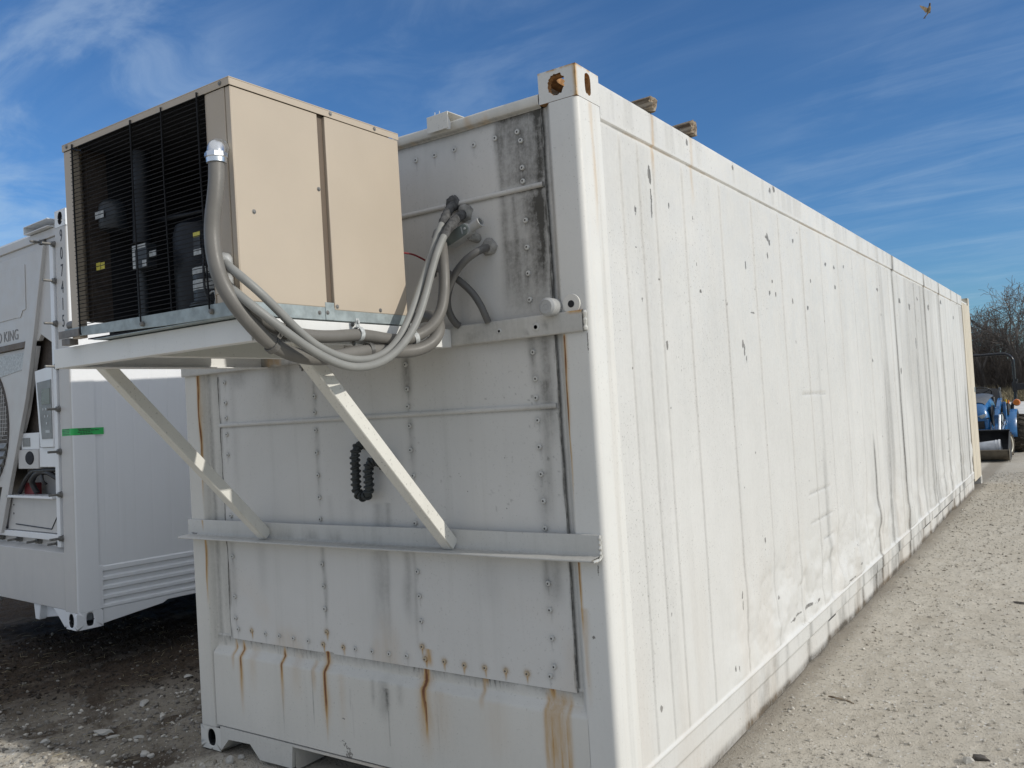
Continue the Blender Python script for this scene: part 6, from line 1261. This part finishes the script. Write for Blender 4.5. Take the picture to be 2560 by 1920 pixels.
for s_ in (-1, 1):
    # loader arm: boom rising from the bucket to the mast
    mb = MB(); bm_ = [(0.62, 0.30), (0.70, 0.42), (1.05, 0.70), (1.35, 0.98), (1.60, 1.09), (1.84, 1.13)]
    for (ya, za), (yb, zb_) in zip(bm_, bm_[1:]): mb.bar((s_ * 0.355, ya, za), (s_ * 0.355, yb, zb_), 0.07, 0.115)
    for ya, za in bm_[1:-1]: mb.cyl((s_ * 0.355 - 0.034, ya, za), (s_ * 0.355 + 0.034, ya, za), 0.057, 16)
    tp(mb, 'loader_arm', M['blue'], 0.006)
    mb = MB(); mb.box(s_ * 0.345 - 0.035, s_ * 0.345 + 0.035, 0.95, 1.06, 0.44, 0.82); mb.prism([(0.95, 0.82), (1.06, 0.82), (1.22, 0.90), (1.18, 0.98)], s_ * 0.345 - 0.034, s_ * 0.345 + 0.034, 'x'); tp(mb, 'arm_link', M['blue'], 0.006)
    mb = MB(); mb.box(s_ * 0.345 - 0.042, s_ * 0.345 + 0.042, 0.943, 1.062, 0.80, 0.865); tp(mb, 'arm_bracket', M['blue_dark'], 0.005)
    mb = MB(); mb.box(s_ * 0.43 - 0.03, s_ * 0.43 + 0.03, 1.72, 1.86, 0.50, 1.10); mb.box(s_ * 0.43 - 0.05, s_ * 0.43 + 0.05, 1.5, 1.9, 0.46, 0.52); mb.prism([(1.45, 0.50), (1.75, 0.50), (1.75, 0.70)], s_ * 0.43 - 0.02, s_ * 0.43 + 0.02, 'x'); tp(mb, 'loader_mast', M['blue'], 0.006)
    mb = MB(); mb.cyl((s_ * 0.42, 1.02, 0.56), (s_ * 0.42, 1.70, 0.72), 0.03, 12); mb.cyl((s_ * 0.42, 0.84, 0.52), (s_ * 0.42, 1.04, 0.565), 0.017, 10); mb.cyl((s_ * 0.40, 0.70, 0.45), (s_ * 0.40, 1.0, 0.86), 0.022, 12); tp(mb, 'hydraulic_ram', M['bright_metal'], 0, None, 40)
    mb = MB(); mb.tube(smooth_path([(s_ * 0.41, 1.0, 0.84), (s_ * 0.43, 1.2, 0.9), (s_ * 0.44, 1.5, 0.8), (s_ * 0.44, 1.7, 0.6)], 5), 0.010, 6); mb.tube(smooth_path([(s_ * 0.40, 0.96, 0.78), (s_ * 0.43, 1.1, 0.7), (s_ * 0.44, 1.4, 0.62)], 5), 0.010, 6); tp(mb, 'hydraulic_hose', M['black'], 0, None, 60)
    # tyres
    def tyre(x, y, z, Ro, Ri, w_, lugs, lug_h, name):
        e = empty(name, (x, y, z)); e.parent = T
        mb = MB(); pr2 = [(Ri, -w_ * 0.42), (Ri * 1.12, -w_ * 0.5), (Ro * 0.90, -w_ * 0.5), (Ro * 0.97, -w_ * 0.40), (Ro, -w_ * 0.2), (Ro, w_ * 0.2), (Ro * 0.97, w_ * 0.40), (Ro * 0.90, w_ * 0.5), (Ri * 1.12, w_ * 0.5), (Ri, w_ * 0.42)]
        mb.lathe(pr2, (0, 0, 0), 'X', 48)
        for k in range(lugs):
            a = 2 * math.pi * k / lugs
            for sd in (-1, 1):
                a2 = a + (math.pi / lugs if sd > 0 else 0); p0 = Vector((sd * w_ * 0.02, math.cos(a2) * Ro, math.sin(a2) * Ro)); a3 = a2 + 0.55 * lug_h / 0.03 * 0.35; p1 = Vector((sd * w_ * 0.52, math.cos(a3) * Ro * 0.955, math.sin(a3) * Ro * 0.955)); nr_ = Vector((0, math.cos((a2 + a3) / 2), math.sin((a2 + a3) / 2)))
                d = p1 - p0; sd_ = d.cross(nr_).normalized(); mb.obox((p0 + p1) / 2 + nr_ * lug_h * 0.3, d / 2, sd_ * lug_h * 0.55, nr_ * lug_h * 0.7)
        mb.build('tyre', M['rubber'], e, 35)
        mb = MB(); mb.lathe([(0.0, -w_ * 0.10), (Ri * 0.35, -w_ * 0.10), (Ri * 0.45, w_ * 0.02), (Ri * 0.85, w_ * 0.06), (Ri * 0.92, w_ * 0.40), (Ri * 1.06, w_ * 0.47), (Ri * 1.06, w_ * 0.43), (Ri * 0.98, w_ * 0.36), (Ri * 0.96, -w_ * 0.40), (Ri * 1.05, -w_ * 0.46), (Ri * 0.9, -w_ * 0.43), (Ri * 0.85, -w_ * 0.1)] if s_ > 0 else [(Ri * 0.85, w_ * 0.1), (Ri * 0.9, w_ * 0.43), (Ri * 1.05, w_ * 0.46), (Ri * 0.96, w_ * 0.40), (Ri * 0.98, -w_ * 0.36), (Ri * 1.06, -w_ * 0.43), (Ri * 1.06, -w_ * 0.47), (Ri * 0.92, -w_ * 0.40), (Ri * 0.85, -w_ * 0.06), (Ri * 0.45, -w_ * 0.02), (Ri * 0.35, w_ * 0.10), (0.0, w_ * 0.10)], (0, 0, 0), 'X', 32)
        mb.build('rim', M['rim'], e, 35); return e
    w1 = tyre(s_ * 0.455, 1.22, 0.25, 0.25, 0.165, 0.17, 14, 0.016, 'wheel')
    w1.rotation_euler = (0, 0, R(-14))
    tyre(s_ * 0.63, 2.55, 0.40, 0.385, 0.20, 0.28, 16, 0.03, 'wheel')
    mb = MB(); arc = [(2.55 - 0.47 * math.cos(a), 0.42 + 0.50 * math.sin(a)) for a in np.linspace(-0.15, 2.5, 14)]
    for (ya, za), (yb, zb_) in zip(arc, arc[1:]):
        mb.add([(s_ * 0.42, ya, za), (s_ * 0.60, ya, za), (s_ * 0.60, yb, zb_), (s_ * 0.42, yb, zb_)], [(0, 1, 2, 3)])
        mb.add([(s_ * 0.42, ya, za), (s_ * 0.42, yb, zb_), (s_ * 0.42, 2.55, 0.42)], [(0, 1, 2)])
    fo = tp(mb, 'fender', M['blue'], 0, None, 40); bm_w = bmesh.new(); bm_w.from_mesh(fo.data); bmesh.ops.remove_doubles(bm_w, verts=bm_w.verts, dist=0.001); bmesh.ops.recalc_face_normals(bm_w, faces=bm_w.faces); bm_w.to_mesh(fo.data); bm_w.free(); fo.data.set_sharp_from_angle(angle=R(50)); sm = fo.modifiers.new('thick', 'SOLIDIFY'); sm.thickness = 0.018
    mb = MB(); mb.lathe([(0.0, -0.05), (0.06, -0.048), (0.072, -0.02), (0.072, 0.0)], (s_ * 0.585, 2.66, 1.055), 'Y', 20); am = tp(mb, 'turn_signal', M['amber'], 0, None, 40)
    mb = MB(); mb.lathe([(0.074, -0.004), (0.077, 0.02), (0.05, 0.06), (0.0, 0.07)], (s_ * 0.585, 2.66, 1.052), 'Y', 20); tp(mb, 'lamp_housing', M['galv'], 0, am, 40)
mb = MB(); rp = [(-0.50, 2.70, 0.50), (-0.50, 2.72, 1.0), (-0.565, 2.78, 1.14), (-0.565, 2.80, 1.86), (-0.54, 2.80, 2.02), (-0.46, 2.80, 2.10), (-0.36, 2.80, 2.125), (0.0, 2.80, 2.125), (0.36, 2.80, 2.125), (0.46, 2.80, 2.10), (0.54, 2.80, 2.02), (0.565, 2.80, 1.86), (0.565, 2.78, 1.14), (0.50, 2.72, 1.0), (0.50, 2.70, 0.50)]
mb.tube(smooth_path(rp, 5), 0.032, 12); rb = tp(mb, 'roll_bar', plain('glossy_black_tube', (0.014, 0.014, 0.016), 0.22, 0, 0.1), 0, None, 60)
for s_ in (-1, 1):
    mb = MB(); mb.box(s_ * 0.565 - 0.045, s_ * 0.565 + 0.045, 2.75, 2.85, 1.28, 1.50); mb.box(s_ * 0.60, s_ * 0.63, 2.76, 2.80, 1.46, 1.56); tp(mb, 'hinge', M['black'], 0.006, rb)
    mb = MB(); mb.box(s_ * 0.60, s_ * 0.78, 2.74, 2.80, 1.32, 1.46); tp(mb, 'tail_lamp', M['black'], 0.01, rb)
# operator station
mb = MB(); vs = []; 
for (y, w_, z) in ((2.15, 0.27, 0.98), (2.2, 0.29, 1.05), (2.5, 0.29, 1.06), (2.58, 0.28, 1.30), (2.64, 0.24, 1.37), (2.70, 0.22, 1.35), (2.70, 0.26, 1.0)): vs += [(w_ * math.cos(a), y, z + 0.02 * math.sin(a)) for a in np.linspace(0, math.pi, 9)]
mb.add(vs, [(i * 9 + k, i * 9 + k + 1, (i + 1) * 9 + k + 1, (i + 1) * 9 + k) for i in range(6) for k in range(8)]); so = tp(mb, 'seat', M['seat'], 0, None, 50)
mb = MB(); mb.box(-0.24, 0.24, 2.0, 2.10, 0.52, 1.22); tp(mb, 'dashboard', M['black'], 0.03)
mb = MB(); n = 28; cw = Vector((0, 2.12, 1.32)); ax_ = Vector((0, 0.55, 0.83)).normalized(); u1 = Vector((1, 0, 0)); u2 = ax_.cross(u1)
mb.tube([cw + (u1 * math.cos(2 * math.pi * k / n) + u2 * math.sin(2 * math.pi * k / n)) * 0.185 for k in range(n + 1)], 0.013, 8); 
for k in range(3): mb.cyl(cw - ax_ * 0.03, cw + (u1 * math.cos(2.1 * k + 1.57) + u2 * math.sin(2.1 * k + 1.57)) * 0.18, 0.010, 6)
mb.cyl(cw - ax_ * 0.03, cw - ax_ * 0.2, 0.022, 10); tp(mb, 'steering_wheel', M['black'], 0, None, 50)
mb = MB(); mb.cyl((0.40, 2.06, 0.9), (0.35, 1.98, 1.36), 0.013, 8); mb.lathe([(0.0, 0.06), (0.022, 0.05), (0.024, 0.0), (0, -0.01)], (0.348, 1.977, 1.35), 'Z', 10); mb.cyl((0.36, 2.0, 1.05), (0.33, 1.96, 1.34), 0.022, 8); tp(mb, 'joystick', M['hoodcap'], 0, None, 50)
mb = MB(); mb.prism([(2.2, 1.08), (2.7, 1.02), (2.7, 0.8), (2.2, 0.8)], 0.30, 0.47, 'x'); mb.prism([(2.2, 1.08), (2.7, 1.02), (2.7, 0.8), (2.2, 0.8)], -0.47, -0.30, 'x'); tp(mb, 'side_console', M['black'], 0.02)
mb = MB(); mb.cyl((0.425, 2.2, 1.06), (0.425, 2.2, 1.14), 0.018, 8); tp(mb, 'lever_knob', plain('yellow_plastic', (0.6, 0.4, 0.02), 0.4), 0, None, 40)
mb = MB(); mb.cyl((0.47, 2.22, 1.05), (0.47, 2.22, 1.12), 0.018, 8); tp(mb, 'lever_knob', plain('orange_plastic', (0.6, 0.16, 0.02), 0.4), 0, None, 40)
mb = MB(); mb.box(0.20, 0.36, 1.5, 2.1, 0.62, 0.84); tp(mb, 'tank', M['galv'], 0.02)
# pail lying in the bucket
PL = empty('plastic_pail', (2.27, 16.26, 0.10), (0, R(-4), 0), 'white plastic pail lying on its side in the tractor bucket', 'pail')
mb = MB(); mb.lathe([(0.0, -0.19), (0.122, -0.19), (0.128, -0.18), (0.142, 0.10), (0.150, 0.105), (0.150, 0.115), (0.144, 0.12), (0.145, 0.15), (0.153, 0.155), (0.153, 0.17), (0.147, 0.19), (0.138, 0.19), (0.125, -0.17), (0.0, -0.175)], (0, 0, 0.155), 'X', 28); mb.build('pail_body', M['pail'], PL, 35)
mb = MB(); mb.tube([(0.14, -0.15 * math.cos(a), 0.155 - 0.02 - 0.12 * math.sin(a)) for a in np.linspace(0, math.pi, 12)], 0.003, 5); mb.build('handle', M['bolt'], PL, 50)

# ------------------------------------------------------------------ trees, thicket, verge
def grow(mb, p, d, L_, r, depth, rnd_, maxd):
    n = 3 if depth < 3 else 2; pts_ = [p]; rs = [r]; q = p; dd = d
    for i in range(n):
        dd = (dd + Vector((rnd_.normal(), rnd_.normal(), rnd_.normal())) * (0.10 + 0.05 * depth) + Vector((0, 0, 0.06))).normalized(); q = q + dd * (L_ / n); pts_.append(q); rs.append(max(0.0115, r * (1 - 0.38 * (i + 1) / n)))
    mb.tube(pts_, rs, 6 if depth < 2 else (4 if depth < 4 else 3), False)
    if depth >= maxd: return
    k = 3 if depth < 2 else (3 if rnd_.rand() < 0.62 else 2)
    for j in range(k):
        t_ = 1.0 if j == 0 else rnd_.uniform(0.35, 0.95); i = min(n - 1, int(t_ * n)); base_ = pts_[i] + (pts_[i + 1] - pts_[i]) * (t_ * n - i)
        ax = Vector((rnd_.normal(), rnd_.normal(), rnd_.normal() * 0.4)); ax = (ax - dd * ax.dot(dd)).normalized(); sp_ = rnd_.uniform(0.12, 0.4) if j == 0 else rnd_.uniform(0.45, 1.0)
        nd = (dd * math.cos(sp_) + ax * math.sin(sp_)).normalized(); grow(mb, base_, nd, L_ * rnd_.uniform(0.62, 0.84), max(0.0115, rs[-1] * (0.9 if j == 0 else rnd_.uniform(0.5, 0.75))), depth + 1, rnd_, maxd)
def bare_tree(x, y, h, seed, lean, label, forks=None, r0=0.17):
    rnd_ = np.random.RandomState(seed); e = empty('bare_tree', (x, y, 0), label=label, cat='tree', group='bare trees beyond the lot')
    mb = MB(); tr = MB(); p0 = Vector((0, 0, -0.2)); th_ = h * 0.30; d = Vector((lean, 0, 1)).normalized(); p1 = p0 + d * th_ * 0.6 + Vector((0.06, 0, 0)); p2 = p0 + d * th_
    tr.tube([p0, p0 + d * 0.4, p1, p2], [r0 * 1.35, r0 * 1.05, r0 * 0.92, r0 * 0.85], 9); tr.build('trunk', M['bark'], e, 60)
    for j in range(forks or 4):
        a = 2 * math.pi * j / (forks or 4) + rnd_.uniform(-.5, .5); sp_ = rnd_.uniform(0.18, 0.62); nd = (d * math.cos(sp_) + Vector((math.cos(a), math.sin(a) * 0.8, 0)) * math.sin(sp_)).normalized()
        grow(mb, p2 - d * (0.12 * j), nd, h * 0.235, r0 * rnd_.uniform(0.5, 0.75), 1, rnd_, 6)
    mb.build('crown', M['twig'], e, 60, fix=False)
bare_tree(-0.05, 66, 9.2, 3, 0.02, 'tallest bare winter tree, at the right edge of the photo', 5, 0.22)
bare_tree(-1.05, 68, 6.9, 5, -0.22, 'bare tree leaning left, between the tallest tree and the container', 4, 0.16)
bare_tree(-2.15, 66, 7.6, 8, -0.03, 'bare tree rising just right of the container end', 4, 0.13)
bare_tree(-3.4, 69, 7.0, 23, 0.02, 'bare tree half hidden by the far end of the long white container', 4, 0.13)
bare_tree(-1.75, 72, 7.6, 31, 0.05, 'bare tree standing behind the leaning one', 4, 0.13)
bare_tree(-0.6, 73, 7.4, 37, -0.05, 'bare tree standing behind the tallest tree', 4, 0.13)
bare_tree(-2.9, 74, 7.8, 41, 0.03, 'slim bare tree farthest back beside the container end', 4, 0.12)
bare_tree(3.6, 67, 9.0, 13, 0.05, 'bare tree right of the tallest one', 4, 0.18)
bare_tree(-9.5, 70, 8.4, 17, 0.02, 'bare tree hidden far behind the container', 4, 0.16)
rr = np.random.RandomState(9); mb = MB()
for _ in range(9000):
    x = rr.uniform(-14, 8); y = 65 + 13 * rr.rand(); hgt_ = (0.8 + 4.4 * rr.rand() ** 1.5) * (0.8 + 0.5 * float(vnoise(np.array([x * 0.4]), np.array([y * 0.1]), 3)[0]))
    l = Vector((rr.normal() * 0.22, rr.normal() * 0.2, 1)) * hgt_; p = Vector((x, y, -0.05)); w1_ = rr.uniform(0.008, 0.026)
    mid_ = p + l * 0.5 + Vector((rr.normal() * 0.12, 0, 0)); mb.tube([p, mid_, p + l], [w1_, w1_ * 0.75, 0.004], 3, False)
    if rr.rand() < 0.9:
        for q in range(3): s_ = mid_ + l * rr.uniform(-.2, .3); mb.tube([s_, s_ + Vector((rr.normal() * 0.5, rr.normal() * .3, rr.uniform(.1, .8)))], [0.009, 0.004], 3, False)
tag(mb.build('thicket', M['thicket'], None, 60, fix=False), kind='stuff')
mb = MB()
for _ in range(9000):
    x = rr.uniform(-12, 8); y = rr.uniform(57.5, 64); hgt_ = rr.uniform(0.25, 1.0) * (0.55 + 0.9 * float(vnoise(np.array([x * 0.9]), np.array([y * 0.7]), 6)[0])); p = Vector((x, y, -0.02)); l = Vector((rr.normal() * 0.3, rr.normal() * 0.3, 1)) * hgt_
    w_ = rr.uniform(0.006, 0.02); s_ = Vector((w_, rr.normal() * w_, 0)); mb.add([p - s_, p + s_, p + l * 0.6 + s_ * 0.7, p + l + Vector((rr.normal() * 0.1, 0, -0.03)), p + l * 0.6 - s_ * 0.7], [(0, 1, 2, 3, 4)])
tag(mb.build('dry_grass', M['drygrass'], None, None, fix=False), kind='stuff')
# low wooded rise behind everything
m, t = new_mat('leafless_wood_floor'); co = t.node('ShaderNodeTexCoord').outputs['Object']
c = t.mix(t.ramp(t.noise(t.mapping(co, scale=(3, 1, 0.6)), 1.2, 8, 0.7), 0.35, 0.65), (0.030, 0.026, 0.022), (0.085, 0.072, 0.060)); finish(t, c, 1.0)
hx = np.linspace(-90, 60, 220); hy = np.array([78.5, 79, 80, 84, 95, 140]); HX, HY = np.meshgrid(hx, hy, indexing='ij'); HZ = np.interp(hy, [78.5, 79, 80, 84, 95, 140], [-0.3, 1.2, 2.2, 2.7, 2.6, -1])[None] * (0.8 + 0.5 * fbm(HX * 0.3, HY * 0 + 1, 3, 4)) 
tag(grid_obj('hill', np.stack([HX, HY, HZ], -1), m), kind='structure')

# ------------------------------------------------------------------ bird
dirv = fw * 1.0 + rt2 * ((2318 - 1280) / 2123.37) + up2 * ((960 - 27) / 2123.37)
bp = Vector(CAM_LOC) + dirv.normalized() * 15.0
BD = empty('bird', bp, label='small brown bird flying high at the upper right of the sky', cat='bird')
BD.matrix_world = Matrix(((rt2.x, up2.x, -fw.x, bp.x), (rt2.y, up2.y, -fw.y, bp.y), (rt2.z, up2.z, -fw.z, bp.z), (0, 0, 0, 1)))
k_ = 15.0 * 1.12 / 2123.37 / 14.75      # metres per zoomed pixel of the study drawing
def q(x, y, z=0.0): return Vector(((x - 1040) * k_, (350 - y) * k_, z))
mb = MB(); mb.tube(smooth_path([q(1120, 140), q(1115, 165), q(1110, 205), q(1105, 245), q(1095, 300), q(1080, 360), q(1055, 420), q(1020, 470), q(1000, 500)], 4), [0.001] + [0.0075] * 3 + [0.0125, 0.0135, 0.0135, 0.0125, 0.0115, 0.012, 0.014, 0.017, 0.019, 0.021, 0.0225, 0.0235, 0.024, 0.024, 0.0235, 0.0225, 0.021, 0.019, 0.0165, 0.014, 0.0115, 0.0095, 0.008, 0.007, 0.0065, 0.006, 0.0055, 0.005, 0.0045], 12)
body = mb.build('body', M['feather'], BD, 60)
mb = MB(); mb.tube(smooth_path([q(1124, 128), q(1117, 150), q(1112, 185), q(1106, 225)], 4), [0.0005, 0.004, 0.0085, 0.0115, 0.0128, 0.0132, 0.0134, 0.0136, 0.0138, 0.0140, 0.0142, 0.0142, 0.0140], 12); mb.build('head', M['feather_dark'], BD, 60)
def wing(sgn, zoff):
    mb = MB(); up_e = [q(1060, 285), q(1010, 268), q(930, 248), q(850, 240), q(800, 232)]; lo_e = [q(1010, 420), q(965, 385), q(915, 345), q(855, 310), q(800, 262)]
    vs = []
    for th in (0.0025, -0.0025): vs += [Vector((p.x if sgn > 0 else p.x * 0.25 + 0.05, p.y, zoff * i / 4 + th)) for i, p in enumerate(up_e)] + [Vector((p.x if sgn > 0 else p.x * 0.25 + 0.05, p.y, zoff * i / 4 + th * 0.4)) for i, p in enumerate(lo_e)]
    fs = [(i, i + 1, 5 + i + 1, 5 + i) for i in range(4)] + [(10 + i, 15 + i, 15 + i + 1, 10 + i + 1) for i in range(4)] + [(i, 10 + i, 11 + i, i + 1) for i in range(4)] + [(5 + i, 6 + i, 16 + i, 15 + i) for i in range(4)] + [(4, 14, 19, 9)]
    mb.add(vs, fs); return mb.build('wing', M['feather'], BD, 60)
wing(1, 0.04); wing(-1, -0.12)
mb = MB(); vs = []
for th in (0.002, -0.002): vs += [q(1008, 470, th), q(985, 480, th), q(925, 572, th), q(960, 560, th), q(985, 565, th), q(1000, 500, th)]
mb.add(vs, [(0, 1, 2, 3, 4, 5), (11, 10, 9, 8, 7, 6)] + [(i, (i + 1) % 6, 6 + (i + 1) % 6, 6 + i) for i in range(6)]); mb.build('tail', M['feather_dark'], BD, 60)
